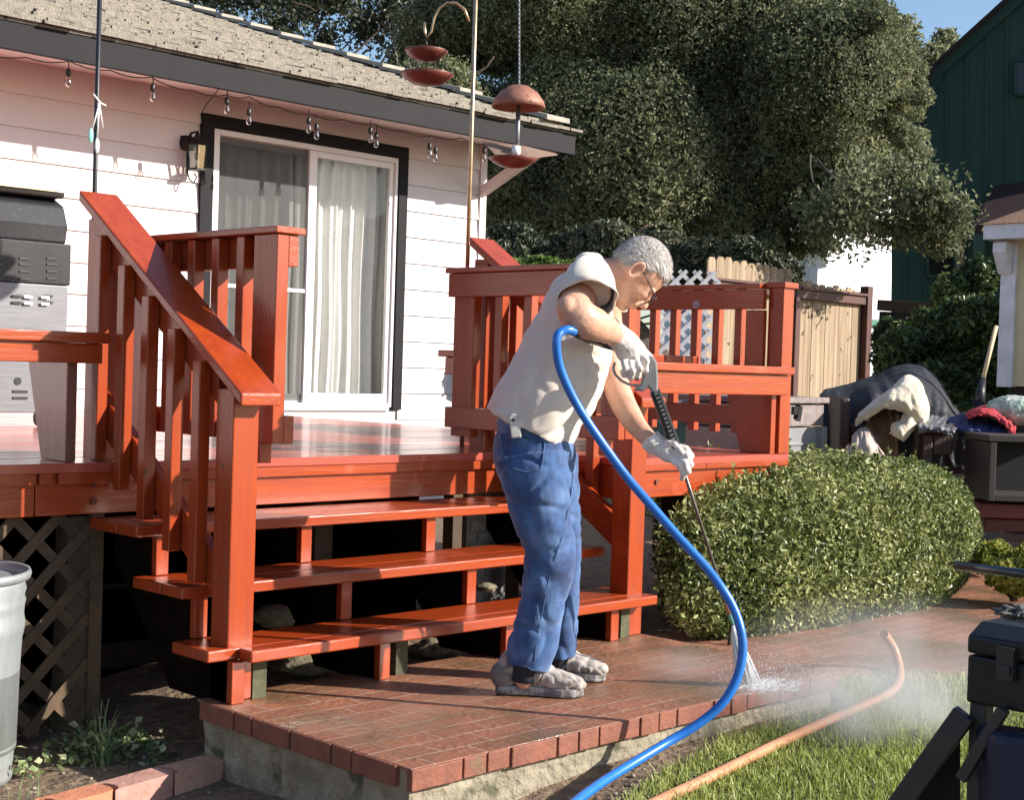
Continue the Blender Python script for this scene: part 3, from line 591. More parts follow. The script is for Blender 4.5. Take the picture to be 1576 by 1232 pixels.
# ornament tied on the black pole
q = Vector((pl.x, 4.97, on(157, 160, 1, 4.97).z))
t = thing('wind_chime', q, 'little pale glass and cord wind chime tied to the thin black pole', 'wind chime')
mb = MB(); mb.tube([q+Vector((-.03,-.01,.03)), q+Vector((0,-.012,.0)), q+Vector((.02,-.012,-.005)), q+Vector((.012,.012,0))], .0035, 6)
mb.tube([q+Vector((-.005,-.012,0)), q+Vector((-.03,-.012,-.10))], .0025, 6); mb.tube([q+Vector((-.005,-.012,0)), q+Vector((.012,-.012,-.09))], .0025, 6); mb.tube([q+Vector((-.005,-.012,0)), q+Vector((-.012,-.016,-.13))], .0025, 6); mb.build('cord', whitev, t)
mb = MB(); mb.ball(q+Vector((-.036,-.012,-.125)), .010, .006, .028); mb.build('green_glass', mat('aqua_glass', (.25,.62,.5), rough=.1), t)
mb = MB(); mb.ball(q+Vector((-.012,-.016,-.16)), .010, .006, .03); mb.build('clear_glass', mat('pale_glass', (.6,.62,.66), rough=.1), t)
# copper pole with two hooks
bx_, by_ = 4.80, 5.02; z0p = on(720, 380, 1, by_).z
bx_ = on(720, 385, 1, by_).x
def pz(py): return on(727, py, 1, by_).z
t = thing('shepherd_hook', (bx_, by_, .74), 'tall copper coloured pole with a curved arm rising beside the open gate', 'pole')
mb = MB(); mb.tube([(bx_, by_, .74), (bx_, by_, pz(-260))], .0105, 10); mb.build('shaft', brass, t)
mb = MB(); D5 = (Vector((bx_, by_, 0))-CAM).dot(fw)
arc = [(722,33),(715,14),(702,4),(688,4),(676,12),(668,28),(664,48),(657,58),(654,48),(653,34)]
A3 = [at(a, b, D5) for a, b in arc]; mb.tube(A3, .0065, 8); mb.build('left_arm', brass, t)
mb = MB(); arc = [(731,-60),(742,-95),(765,-110),(788,-100),(799,-70)]; mb.tube([at(a, b, D5-.05) for a, b in arc], .0065, 8); mb.build('right_arm', brass, t)
def dish(c, r, h): return MB().lathe(c, [(.001,-h),(r*.5,-h*.82),(r*.85,-h*.35),(r,0),(r*.97,.003),(r*.82,-h*.3),(r*.45,-h*.75),(.001,-h+.004)], 28)
pxm = D5/F_PX
t = thing('bird_feeder', at(656, 100, D5), 'two red shallow dishes hung one above the other on the curved arm', 'bird feeder')
mb = MB(); mb.tube([at(653,58,D5), at(657,66,D5), at(656,74,D5)], .004, 6); mb.tube([at(656,74,D5), at(657,112,D5)], .0045, 8); mb.build('hanger_rod', blackp, t)
dish(at(656, 78, D5), 34*pxm, .055).build('upper_dish', reddish, t)
dish(at(657, 114, D5), 42*pxm, .058).build('lower_dish', reddish, t)
D6 = D5-.25
t = thing('bird_feeder', at(797, 200, D6), 'rusty domed tube feeder with a tray hanging on a long chain near the roof end', 'bird feeder')
mb = MB()
for i in range(60):
    a = at(799, -70+i*3.45, D6); b = at(799, -70+(i+1)*3.45, D6); mb.beam(a, b, .004 if i % 2 else .009, .009 if i % 2 else .004)
mb.build('chain', steel, t)
c = at(798, 166, D6); r = 42*D6/F_PX
mb = MB(); mb.lathe(c, [(.001,.105),(r*.35,.098),(r*.7,.07),(r*.93,.03),(r,0),(r*.96,0),(r*.85,.035),(r*.5,.078),(.001,.092)], 28)
o = mb.build('dome', copper, t); o.rotation_euler = (.0, .0, 0)
mb = MB(); mb.tube([at(798,162,D6), at(795,243,D6)], .011, 10); mb.build('seed_tube', steel, t)
mb = MB(); mb.tube([at(794.5,225,D6), at(794,240,D6)], .021, 12); mb.build('collar', whitev, t)
dish(at(789, 244, D6), 38*D6/F_PX, .045).build('tray', reddish, t)
mb = MB(); c = at(790, 238, D6); k = 1/F_PX*D6
mb.prism([at(745,221,D6+.03), at(806,226,D6+.03), at(858,239,D6+.03), at(815,244,D6-.02), at(765,243,D6-.03)], (0,0,.006)); mb.build('catch_board', mat('greyed_board', (.33,.22,.17), (.2,.13,.1), rough=.8, scale=12), t)
# ------------------------------------------------------------------ cedar fence
FY = 9.4
def fz(py, px=1200): return on(px, py, 1, FY).z
t = thing('wooden_fence', (13.8, FY, 0), 'sunlit cedar board fence with dark red posts and rails behind the right railing', 'fence')
xa, xb = on(1090, 400, 1, FY).x, on(1330, 440, 1, FY).x; xm = on(1219, 500, 1, FY).x
mb = MB(); x = xa; zt0 = on(1100, 394, 1, FY).z
while x < xb-.08:
    wd = random.uniform(.132, .142)
    if not (xm-.05 < x+wd/2 < xm+.06):
        zt = zt0 - .10*(x > xm) - .03*(x-xa)/(xb-xa)*3 + random.uniform(-.02, .015); j = random.uniform(-.004, .004)
        P_ = [(x, FY+j, -.3), (x+wd, FY+j, -.3), (x+wd, FY+j, zt-.04), (x+wd-.03, FY+j, zt), (x+.03, FY+j, zt), (x, FY+j, zt-.04)]
        mb.prism(P_, (0, .02, 0))
    x += wd+.006
mb.build('boards', fencem, t)
mb = MB(); mb.box(xm-.045, xm+.045, FY-.08, FY+.01, -.3, on(1215, 434, 1, FY-.08).z); mb.build('post', fencer, t, bevel=.004)
mb = MB(); mb.box(xb-.05, xb+.06, FY-.09, FY+.02, -.3, on(1330, 440, 1, FY-.09).z); mb.build('post', fencer, t, bevel=.004)
for a, b in ((xa, xm-.046), (xm+.046, xb-.051)):
    mb = MB(); zr = on(1150, 437, 1, FY-.06).z; mb.box(a, b, FY-.07, FY-.012, zr-.10, zr); mb.box(a, b, FY-.10, FY-.012, zr+.001, zr+.03); mb.build('rail', fencer, t, bevel=.003)
# continuation of the neighbour's fence, mostly behind shrubs
q0, q1 = at(1357, 470, 19), at(1475, 478, 17.5)
t = thing('dark_fence', q0, 'old dark brown fence, flat topped, half hidden by shrubs below the green building', 'fence')
mb = MB(); mb.beam(q0, q1, .14, .14); mb.build('top_board', mat('old_brown', (.09,.055,.035), rough=.9), t)
mb = MB(); 
for k in range(22):
    p = q0.lerp(q1, (k+.5)/22); mb.beam(p-Vector((0,0,.08)), (p.x, p.y, -.3), .10, .02, (1,0,0))
mb.build('boards', mat('dark_boards', (.05,.045,.035), (.035,.03,.025), rough=.9), t)
# white lattice leaning behind the railing
t0, t1 = at(1012, 447, 9.6), at(1108, 447, 9.6)
e = (t1-t0); L_ = e.length; e.normalize(); ztop_ = at(1060, 417, 9.6).z
mb = MB(); hgt = .62; s_ = .095; c = -hgt
while c < L_+.02:
    for sg, dy in ((1, 0), (-1, .006)):
        p = []
        for tt in (0, 1):
            h = hgt*tt; xx = c + (h if sg > 0 else hgt-h); p.append((xx, h))
        (u0, h0), (u1, h1) = p
        def cl(u0, h0, u1, h1):
            if u0 > u1: u0, h0, u1, h1 = u1, h1, u0, h0
            if u1 < 0 or u0 > L_: return None
            if u0 < 0: h0 += (0-u0)*(h1-h0)/(u1-u0); u0 = 0
            if u1 > L_: h1 = h0+(L_-u0)*(h1-h0)/(u1-u0); u1 = L_
            return u0, h0, u1, h1
        r_ = cl(u0, h0, u1, h1)
        if r_ and abs(r_[2]-r_[0]) > .02:
            A = t0+e*r_[0]; B = t0+e*r_[2]; A.z = ztop_-hgt+r_[1]; B.z = ztop_-hgt+r_[3]; o_ = Vector((-e.y, e.x, 0))*dy
            mb.beam(A+o_, B+o_, .006, .026)
    c += s_
tag(mb.build('white_lattice', whitel), 'white plastic lattice panel showing above the right railing beside the man\'s face', 'lattice')
# ------------------------------------------------------------------ buildings
d = 26.0
def poly_at(pts, d): return [at(a, b, d) for a, b in pts]
bn = Vector((-.93, -.37, 0)).normalized(); bp0 = at(1450, 300, d); bu = Vector((bn.y, -bn.x, 0)) if False else Vector((-bn.y, bn.x, 0))
def pb(pts, off=0): return [CAM + ray(a, b)*(((bp0+bn*off)-CAM).dot(bn)/ray(a, b).dot(bn)) for a, b in pts]
t = thing('gambrel_building', at(1500, 500, d), 'tall dark green barn shaped building with board and batten walls at right', 'building')
vx = Vector((rt0.x, rt0.y, 0)); vy = Vector((fw.x, fw.y, 0)).normalized()
body = [(1372,640),(1372,258),(1388,222),(1439,103),(1551,2),(1680,-115),(1780,30),(1800,200),(1810,640)]
mb = MB(); mb.prism(pb(body), -bn*7); mb.build('wall', greenb, t)
mb = MB()
for px in range(1395, 1700, 31):
    top = np.interp(px, [1372,1388,1439,1551,1680], [258,222,103,2,-115])+26
    a, b = pb([(px, top), (px-4, 640)], .008); mb.beam(a, b, .05, .02, tuple(bn))
mb.build('battens', greenb, t)
mb = MB(); edge = [(1368,262),(1385,222),(1437,101),(1549,-1),(1680,-119)]
ep = pb(edge, .3)
for i in range(4): mb.beam(ep[i], ep[i+1], .16, 9, tuple(vy)) if False else mb.prism([ep[i]-Vector((0,0,.0)), ep[i+1], ep[i+1]+Vector((0,0,.06)), ep[i]+Vector((0,0,.06))], -bn*7.6)
mb.build('roof', roofdk, t)
mb = MB(); e2 = pb([(1382,270),(1398,230),(1450,113),(1560,14),(1680,-96)], .1)
e1 = pb([(1369,264),(1386,224),(1438,103),(1550,1),(1680,-115)], .1)
for i in range(4): mb.prism([e1[i], e1[i+1], e2[i+1], e2[i]], -bn*.08)
mb.build('rake_board', mat('green_trim', (.014,.056,.042), rough=.7), t)
def win(pts, nm='window'):
    mb = MB(); mb.prism(pb(pts, .06), -bn*.04); o = mb.build(nm, mat('dark_pane', (.008,.01,.014), rough=.15), t)
    (x0, y0), (x1, y1) = pts[0], pts[2]; mb = MB()
    for a, b in (((x0,y0),(x1,y0)), ((x1,y0),(x1,y1)), ((x1,y1),(x0,y1)), ((x0,y1),(x0,y0))): mb.beam(*pb([a, b], .07), .05, .06, tuple(bn))
    mb.build('frame', greenb, o)
win([(1563,92),(1640,92),(1640,145),(1563,145)]); win([(1428,372),(1474,372),(1470,425),(1424,425)])
q = at(1478, 420, d-.15); mb = MB(); mb.beam(*pb([(1480,372),(1476,428)], .08), .12, .05, tuple(bn)); mb.build('window_trim', mat('tan_trim', (.22,.17,.12), rough=.8), t)
t = thing('porch_roof', at(1540, 345, d-1.5), 'low maroon lean-to roof against the dark green building', 'roof')
mb = MB(); q4 = pb([(1530,286),(1800,250)], .1)+pb([(1800,320),(1497,348)], 1.6); mb.prism(q4, (0,0,-.12)); mb.build('roof_slope', maroon, t)
mb = MB(); mb.beam(*pb([(1507,352),(1502,640)], 1.5), .14, .14, tuple(vx)); mb.build('post', greenb, t)
# white house far behind
d2 = 34
t = thing('white_house', at(1300, 480, d2), 'bright white wall of a neighbouring house showing between the tree and the green building', 'house')
Yh = at(1300, 400, d2).y; mb = MB(); mb.prism([on(a, b, 1, Yh) for a, b in [(1235,640),(1235,300),(1376,290),(1366,640)]], (0,4,0)); mb.build('wall', mat('white_wall', (.85,.85,.88), rough=.7), t)
mb = MB(); mb.prism([on(a, b, 1, Yh-.1) for a, b in [(1320,490),(1372,494),(1372,504),(1320,500)]], (0,.06,0)); mb.build('base_trim', mat('green_band', (.05,.2,.14), rough=.7), t)
# yellow shed at the right edge
ds = 12.0
def sp(px, py, k=0): return at(px, py, ds) + k*Vector((1,0,0))
t = thing('yellow_shed', at(1540, 590, ds), 'small pale yellow shed with white corner post and bracket under a tan roof', 'shed')
c0 = at(1541, 595, ds); 
cxy = Vector((c0.x, c0.y, 0)); zt = at(1550, 372, ds).z; zb = at(1540, 594, ds).z
mb = MB(); mb.box(cxy.x, cxy.x+2.6, cxy.y-2.6, cxy.y, zb, zt); mb.build('wall', yellow, t)
mb = MB(); mb.box(cxy.x+.06, cxy.x+2.55, cxy.y-2.55, cxy.y-.05, -.2, zb-.001); mb.build('dark_base', mat('dark_gap_fill', (.03,.026,.022), rough=.9), t)  # base box added; its dark colour stands in for the darkness below the wall
mb = MB(); mb.box(cxy.x-.03, cxy.x+.06, cxy.y-.10, cxy.y+.03, zb-.01, zt-.02); mb.build('corner_post', mat('white_trim', (.78,.77,.80), rough=.5), t, bevel=.005)
mb = MB(); mb.prism([(cxy.x-.04, cxy.y+.04, zt-.02), (cxy.x-.17, cxy.y+.04, zt-.02), (cxy.x-.17, cxy.y+.04, zt-.10), (cxy.x-.06, cxy.y+.04, zt-.28)], (0, -.12, 0)); mb.build('bracket', mat('white_trim2', (.78,.77,.80), rough=.5), t, bevel=.01)
mb = MB(); mb.box(cxy.x-.22, cxy.x+2.8, cxy.y-2.8, cxy.y+.10, zt, zt+.12); mb.build('fascia', mat('white_trim3', (.76,.75,.78), rough=.5), t, bevel=.004)
mb = MB(); a0 = Vector((cxy.x-.24, cxy.y+.12, zt+.121)); mid = Vector((cxy.x+1.3, cxy.y-1.35, zt+.95))
b0 = Vector((cxy.x+2.85, cxy.y+.12, zt+.121)); c_ = Vector((cxy.x+2.85, cxy.y-2.85, zt+.121)); d_ = Vector((cxy.x-.24, cxy.y-2.85, zt+.121))
mb.add([a0, b0, c_, d_, mid], [(0,4,1), (1,4,2), (2,4,3), (3,4,0), (0,1,2,3)]); mb.build('roof', shedroof, t)
# ------------------------------------------------------------------ yard clutter beyond the deck
t = thing('storage_cabinet', at(1235, 660, 9.2), 'low weathered grey cabinet with a latch, standing right of the deck corner post', 'cabinet')
c1 = at(1199, 640, 9.0); dw = at(1268, 640, 9.6)
e1 = Vector((dw.x-c1.x, dw.y-c1.y, 0)); e1n = e1.normalized(); bk = Vector((-e1n.y, e1n.x, 0))
def zz(py, px=1235): return at(px, py, 9.3).z
mb = MB(); f0 = c1 - e1*.35; f1 = c1+e1
mb.prism([Vector((f0.x,f0.y,zz(657))), Vector((f1.x,f1.y,zz(657))), Vector((f1.x,f1.y,zz(622))), Vector((f0.x,f0.y,zz(622)))], bk*.55); mb.build('drawer_box', wgrey, t, bevel=.008)
mb = MB(); g0, g1 = f0-bk*.03-e1n*.02, f1-bk*.03+e1n*.02; mb.prism([Vector((g0.x,g0.y,zz(621))), Vector((g1.x,g1.y,zz(621))), Vector((g1.x,g1.y,zz(612))), Vector((g0.x,g0.y,zz(612)))], bk*.62); mb.build('lid', wgrey, t, bevel=.006)
mb = MB(); h0, h1 = f0+bk*.01, f1-e1n*.08+bk*.01; mb.prism([Vector((h0.x,h0.y,-.1)), Vector((h1.x,h1.y,-.1)), Vector((h1.x,h1.y,zz(659))), Vector((h0.x,h0.y,zz(659)))], bk*.5); mb.build('lower_panel', ggrey, t, bevel=.004)
mb = MB(); p = f1-e1n*.05; mb.beam((p.x,p.y,-.1), (p.x,p.y,zz(658)), .07, .07, tuple(bk)); p2 = f0-bk*.02; 
mb.prism([Vector((h0.x,h0.y,zz(686)))-bk*.01, Vector((h1.x,h1.y,zz(686)))-bk*.01, Vector((h1.x,h1.y,zz(682)))-bk*.01, Vector((h0.x,h0.y,zz(682)))-bk*.01], bk*.02)
mb.build('corner_leg', ggrey, t, bevel=.004)
mb = MB(); q = at(1218, 632, 9.08)-bk*.03; mb.beam(q-e1n*.05, q+e1n*.05, .02, .05); mb.beam(q+e1n*.02-Vector((0,0,.06)), q+e1n*.05+Vector((0,0,.03)), .03, .05); mb.build('latch', blackp, t)
def cloth(name, label, cat, c, r, m, drape=None, seed=0, amp=.25, freq=2.2, sub=6):
    bm = bmesh.new(); bmesh.ops.create_icosphere(bm, subdivisions=sub, radius=1)
    for v in bm.verts:
        p = v.co.copy(); n = noise.noise(p*freq+Vector((seed*7, seed*3, 0)))
        n2 = abs(noise.noise(Vector((p.x*freq*1.7, p.y*freq*1.7, p.z*.6+seed))))
        n3 = abs(noise.noise(Vector((p.x*freq*3.1+seed, p.y*freq*2.3, p.z*freq*2+seed)))); n4 = abs(noise.noise(Vector((p.x*9, p.y*9+seed, p.z*6))))
        k = 1 + amp*.8*n - amp*.8*n2 - amp*.22*n3 - amp*.12*n4 + .04*noise.noise(p*14+Vector((seed,0,0)))
        v.co = Vector((p.x*r[0]*k, p.y*r[1]*k, p.z*r[2]*k))
        if drape: v.co = Vector(drape(v.co, p))
    me = bpy.data.meshes.new(name); bm.to_mesh(me); bm.free(); me.polygons.foreach_set('use_smooth', [True]*len(me.polygons)); me.materials.append(m)
    o = bpy.data.objects.new(name, me); col.objects.link(o); o.location = c; o.rotation_euler.z = R(-45)
    return tag(o, label, cat)
def drape(name, label, cat, rows, m, amp=.03, freq=6, seed=0, nu=70, nv=12, thick=.006, along=.35):
    """cloth through rows of (px, py, d) points, back row first, with folds running down it"""
    def resample(row, n):
        P = spline([at(*p) for p in row], 8); L = [0]
        for i in range(len(P)-1): L.append(L[-1]+(P[i+1]-P[i]).length)
        out = []; j = 0
        for k in range(n+1):
            t = L[-1]*k/n
            while j < len(P)-2 and L[j+1] < t: j += 1
            out.append(P[j].lerp(P[j+1], min(1, max(0, (t-L[j])/max(1e-6, L[j+1]-L[j])))))
        return out
    RR = [resample(r, nu) for r in rows]; V = []
    cols = [spline([r[i] for r in RR], nv) for i in range(nu+1)]; m_ = len(cols[0])
    for j in range(m_):
        for i in range(nu+1):
            p = cols[i][j]; u = i/nu; v = j/(m_-1)
            f = noise.noise(Vector((u*freq*1.6+seed, v*freq*along, seed))) + .5*noise.noise(Vector((u*freq*4+seed, v*freq*along*2, seed+4)))
            g = 1-min(1, abs(noise.noise(Vector((u*freq*1.1-v*freq*.8+seed*2, v*freq*.7+u*2, seed+9))))*3.5)
            V.append(p - FWh*(amp*(f+.6*g)) + Vector((0,0,amp*.35*f)))
    mb = MB(); mb.add(V, [(j*(nu+1)+i, j*(nu+1)+i+1, (j+1)*(nu+1)+i+1, (j+1)*(nu+1)+i) for j in range(m_-1) for i in range(nu)], True)
    o = mb.build(name, m); so_ = o.modifiers.new('t', 'SOLIDIFY'); so_.thickness = thick; so_.offset = 0; return tag(o, label, cat)
FWh = Vector((fw.x, fw.y, 0)).normalized()
def spline(pts, k=6):
    P = [Vector(p) for p in pts]; out = []; m = len(P)
    for i in range(m-1):
        a, b, c, d_ = P[max(i-1,0)], P[i], P[i+1], P[min(i+2,m-1)]
        for j in range(k): u = j/k; out.append(.5*((2*b)+(c-a)*u+(2*a-5*b+4*c-d_)*u*u+(3*b-a-3*c+d_)*u**3))
    return out+[P[-1]]
drape('tarp', 'black tarp draped in a low peak over patio furniture beside the fence', 'tarp', [
    [(1285,720,11),(1340,720,11.2),(1400,720,11.2),(1470,720,11)], [(1275,612,10.7),(1330,597,10.9),(1385,577,11),(1425,580,10.9),(1465,630,10.7)],
    [(1263,607,10.3),(1325,592,10.5),(1388,571,10.5),(1428,577,10.4),(1478,640,10.2)], [(1262,625,10.0),(1310,618,9.95),(1365,605,9.9),(1430,610,9.9),(1490,662,9.9)],
    [(1268,680,9.9),(1305,680,9.85),(1360,680,9.8),(1430,670,9.8),(1495,690,9.8)], [(1270,730,9.9),(1305,730,9.85),(1360,730,9.8),(1430,730,9.8),(1495,730,9.8)]], cblack, .035, 5, 2)
drape('blanket', 'cream fleece blanket with a fold line heaped on top of the brown wicker furniture', 'blanket', [
    [(1335,650,9.75),(1360,625,9.8),(1392,600,9.8),(1418,612,9.8),(1428,645,9.75)], [(1322,640,9.5),(1348,618,9.55),(1372,600,9.6),(1396,579,9.6),(1414,590,9.6),(1428,628,9.5)],
    [(1322,642,9.4),(1345,622,9.38),(1370,606,9.34),(1398,596,9.34),(1418,608,9.34),(1428,634,9.4)], [(1318,648,9.36),(1342,632,9.3),(1366,620,9.26),(1395,622,9.24),(1416,634,9.26),(1427,645,9.34)],
    [(1316,655,9.38),(1340,640,9.34),(1362,628,9.3),(1388,634,9.28),(1406,646,9.28),(1418,655,9.34)]], cream, .022, 4, 5, thick=.02)
drape('blanket', 'twisted end of cream fleece hanging below the heaped blanket', 'blanket', [
    [(1392,636,9.32),(1402,640,9.28),(1412,648,9.32)], [(1386,650,9.3),(1396,655,9.24),(1404,660,9.3)], [(1374,656,9.3),(1385,664,9.22),(1392,674,9.3)], [(1374,668,9.3),(1380,674,9.24),(1388,678,9.3)]], cream, .012, 2, 8, nu=24, thick=.03)
brf = mat('tan_brown_fabric', (.20,.12,.065), (.10,.055,.03), rough=.7, scale=7, c3=(.42,.28,.16), s3=9, t3=.62)
drape('seat_cover', 'shiny brown cover between the cream blanket and the pale cloth', 'cover', [
    [(1328,660,9.6),(1345,640,9.6),(1366,632,9.6),(1384,640,9.6)], [(1320,675,9.45),(1342,668,9.42),(1366,668,9.4),(1382,670,9.5)], [(1322,720,9.5),(1342,720,9.45),(1364,720,9.45),(1380,720,9.5)]], brf, .03, 3, 11, nu=40)
pbc = mat('pale_beige_cloth', (.46,.38,.34), (.36,.29,.25), rough=.9)
drape('cloth', 'pale cloth hanging low in front of the brown wicker furniture', 'cloth', [
    [(1312,672,9.35),(1322,662,9.35),(1334,660,9.35),(1346,676,9.35)], [(1308,686,9.22),(1322,684,9.18),(1336,684,9.16),(1352,690,9.2)], [(1290,705,9.2),(1315,710,9.14),(1338,712,9.12),(1362,706,9.2)], [(1290,730,9.2),(1315,730,9.14),(1338,730,9.12),(1362,730,9.2)]], pbc, .02, 3, 14, nu=40, thick=.015)
t = thing('wicker_chair', at(1330, 690, 9.7), 'dark brown wicker chair buried under the cream blanket and black tarp', 'chair')
def vbox(px0, px1, py0, py1, d, dep, m, name, parent, bevel=.01, rotz=None):
    a, b = at(px0, py1, d), at(px1, py1, d); ex = Vector((b.x-a.x, b.y-a.y, 0)); zt_ = at((px0+px1)/2, py0, d).z; zb_ = at((px0+px1)/2, py1, d).z
    mb = MB(); mb.prism([Vector((a.x,a.y,zb_)), Vector((b.x,b.y,zb_)), Vector((b.x,b.y,zt_)), Vector((a.x,a.y,zt_))], vy*dep); return mb.build(name, m, parent, bevel=bevel)
vbox(1290, 1306, 612, 720, 9.6, .6, wick, 'arm', t, .02); vbox(1306, 1372, 655, 720, 9.75, .5, wick, 'seat', t, .02); vbox(1330, 1378, 625, 720, 9.9, .08, wick, 'backrest', t, .02)
t = thing('wicker_table', at(1440, 690, 9.6), 'brown wicker table whose lit corner stands right of the cream blanket', 'table')
vbox(1412, 1470, 655, 668, 9.3, .6, wick, 'top', t, .012); vbox(1418, 1434, 668, 740, 9.35, .1, wick, 'leg', t, .01); vbox(1436, 1466, 668, 700, 9.36, .05, wick, 'side_panel', t, .01); vbox(1460, 1510, 690, 760, 9.9, .5, mat('black_crate', (.012,.012,.013), rough=.6), 'shelf', t, .01)
drape('plastic_sheet', 'crumpled translucent grey sheet lying beside the cream blanket', 'sheet', [
    [(1425,640,9.8),(1450,642,9.8),(1480,652,9.8)], [(1420,645,9.5),(1445,648,9.5),(1475,658,9.5)], [(1412,655,9.25),(1440,658,9.22),(1470,664,9.25)], [(1414,668,9.24),(1436,664,9.2),(1466,672,9.24)]], mat('grey_plastic', (.22,.22,.24), (.08,.08,.09), rough=.25), .03, 6, 17, nu=40)
drape('folded_cloth', 'navy blue cloth hanging from the pile at the right edge', 'cloth', [
    [(1465,640,10.1),(1500,636,10.1),(1560,650,10)], [(1458,645,9.7),(1495,640,9.7),(1560,655,9.6)], [(1458,655,9.5),(1490,660,9.4),(1550,668,9.3)], [(1470,662,9.5),(1484,672,9.42),(1500,668,9.4),(1550,674,9.3)]], bluecl, .02, 4, 20, nu=40)
drape('folded_cloth', 'bright red folded cloth crumpled on top of the navy cloth', 'cloth', [
    [(1490,634,9.8),(1515,625,9.8),(1535,628,9.8),(1560,655,9.7)], [(1486,638,9.55),(1510,630,9.5),(1534,634,9.5),(1562,664,9.3)], [(1492,644,9.45),(1512,640,9.38),(1535,646,9.36),(1562,672,9.2)]], redcl, .03, 5, 23, nu=40, thick=.012)
cloth('cushion', 'pale green patterned cushion on the pile at the right edge', 'cushion', at(1563, 632, 9.6), (.20,.14,.10), pill, seed=7, amp=.07)
t = thing('black_crate', at(1550, 740, 9), 'open dark crate box under the patterned cushion at the right edge', 'crate')
vbox(1521, 1660, 672, 682, 8.9, .5, mat('dark_brown_board', (.045,.035,.03), rough=.7), 'top', t, .004)
vbox(1521, 1531, 682, 772, 8.9, .5, mat('dark_brown_board2', (.04,.03,.027), rough=.7), 'side', t, .004)
vbox(1531, 1660, 764, 774, 8.92, .45, mat('dark_brown_board3', (.035,.028,.025), rough=.7), 'shelf', t, .004)
vbox(1531, 1660, 682, 764, 9.3, .03, dark, 'back', t, 0)
t = thing('red_planter_base', at(1550, 800, 8.8), 'dark red painted timber base under the crate at the right edge', 'planter')
vbox(1508, 1680, 778, 800, 9.0, .9, mat('dark_red_timber', (.16,.035,.03), rough=.7), 'top_beam', t, .01); vbox(1515, 1680, 801, 820, 9.05, .8, mat('dark_red_timber2', (.10,.025,.022), rough=.7), 'lower_beam', t, .01)
t = thing('broom', at(1525, 540, 10.2), 'broom with a pale wooden handle leaning beside the yellow shed', 'broom')
MB().tube([at(1533, 503, 10.2), at(1513, 583, 10.0)], .016, 8).build('handle', mat('pale_wood', (.62,.47,.28), rough=.6), t)
MB().tube([at(1513, 583, 10.0), at(1506, 622, 9.9)], [.02, .045], 8).build('grip', blackp, t)
# ------------------------------------------------------------------ foliage
def leaves(name, P, Nn, size, m, parent=None, jit=.5, asp=.55):
    n = len(P); r1 = RNG.normal(size=(n,3)); Nn = Nn*(1-jit)+RNG.normal(size=(n,3))*jit; Nn /= np.linalg.norm(Nn, axis=1)[:,None]+1e-9
    A = np.cross(Nn, r1); A /= np.linalg.norm(A, axis=1)[:,None]+1e-9; B = np.cross(Nn, A)
    s = size*RNG.uniform(.6, 1.35, n)[:,None]; a = A*s*.5; b = B*s*.5*asp; c = Nn*s*.10
    V = np.stack([P-a, P+b*.9-a*.1+c, P+a, P-b*.9-a*.1+c], 1).reshape(-1, 3)
    return mesh_np(name, V, np.arange(len(V)).reshape(-1, 4), m, parent)
def blob_points(n, c, r, seed=0, shell=.25, lump=.25, lf=1.3, gap=0.0, box=2.0, gf=1.5):
    """points through a lumpy crown: most near the surface, with gaps"""
    out = []; nn = []; c = np.array(c); r = np.array(r)
    tot = 0
    while tot < n:
        k = int((n-tot)*1.6)+200; d_ = RNG.normal(size=(k,3)); d_ /= np.linalg.norm(d_, axis=1)[:,None]
        sd = seed*13.7
        lu = np.zeros(k)
        for f, a in ((lf, 1), (lf*2.1, .5), (lf*4.3, .28)):
            ph = RNG_ph(seed, f)
            lu += a*(np.sin(d_[:,0]*f*3+ph[0])*np.sin(d_[:,1]*f*3+ph[1]) + np.sin(d_[:,2]*f*3+ph[2])*np.sin(d_[:,0]*f*2.2+ph[3]))*.5
        q = 1.0
        if box != 2.0: q = (np.abs(d_)**box).sum(1)**(-1/box)
        rad = q*(1+lump*lu)*(1-shell*np.abs(RNG.normal(size=k))*.6)
        if gap: 
            keep = (np.sin(d_[:,0]*gf*7+sd)*np.sin(d_[:,1]*gf*6+sd*2)*np.sin(d_[:,2]*gf*8+sd*3)) > -1+gap+RNG.uniform(-.2,.2,k); 
        else: keep = np.ones(k, bool)
        p = c + d_*r*rad[:,None]; out.append(p[keep]); nn.append((d_/r)[keep]); tot += keep.sum()
    P = np.concatenate(out)[:n]; Nn = np.concatenate(nn)[:n]; Nn /= np.linalg.norm(Nn, axis=1)[:,None]
    return P, Nn
def RNG_ph(seed, f): return np.random.default_rng(int(seed*100+f*10)).uniform(0, 6.28, 4)
def limb(mb, a, b, r0, r1, k=5, wob=.06):
    a, b = Vector(a), Vector(b); L_ = (b-a).length; pts = []
    for i in range(k+1):
        p = a.lerp(b, i/k); pts.append(p+Vector((random.uniform(-1,1), random.uniform(-1,1), random.uniform(-.5,.5)))*wob*L_*(0 < i < k))
    mb.tube(pts, [r0+(r1-r0)*i/k for i in range(k+1)], 7)
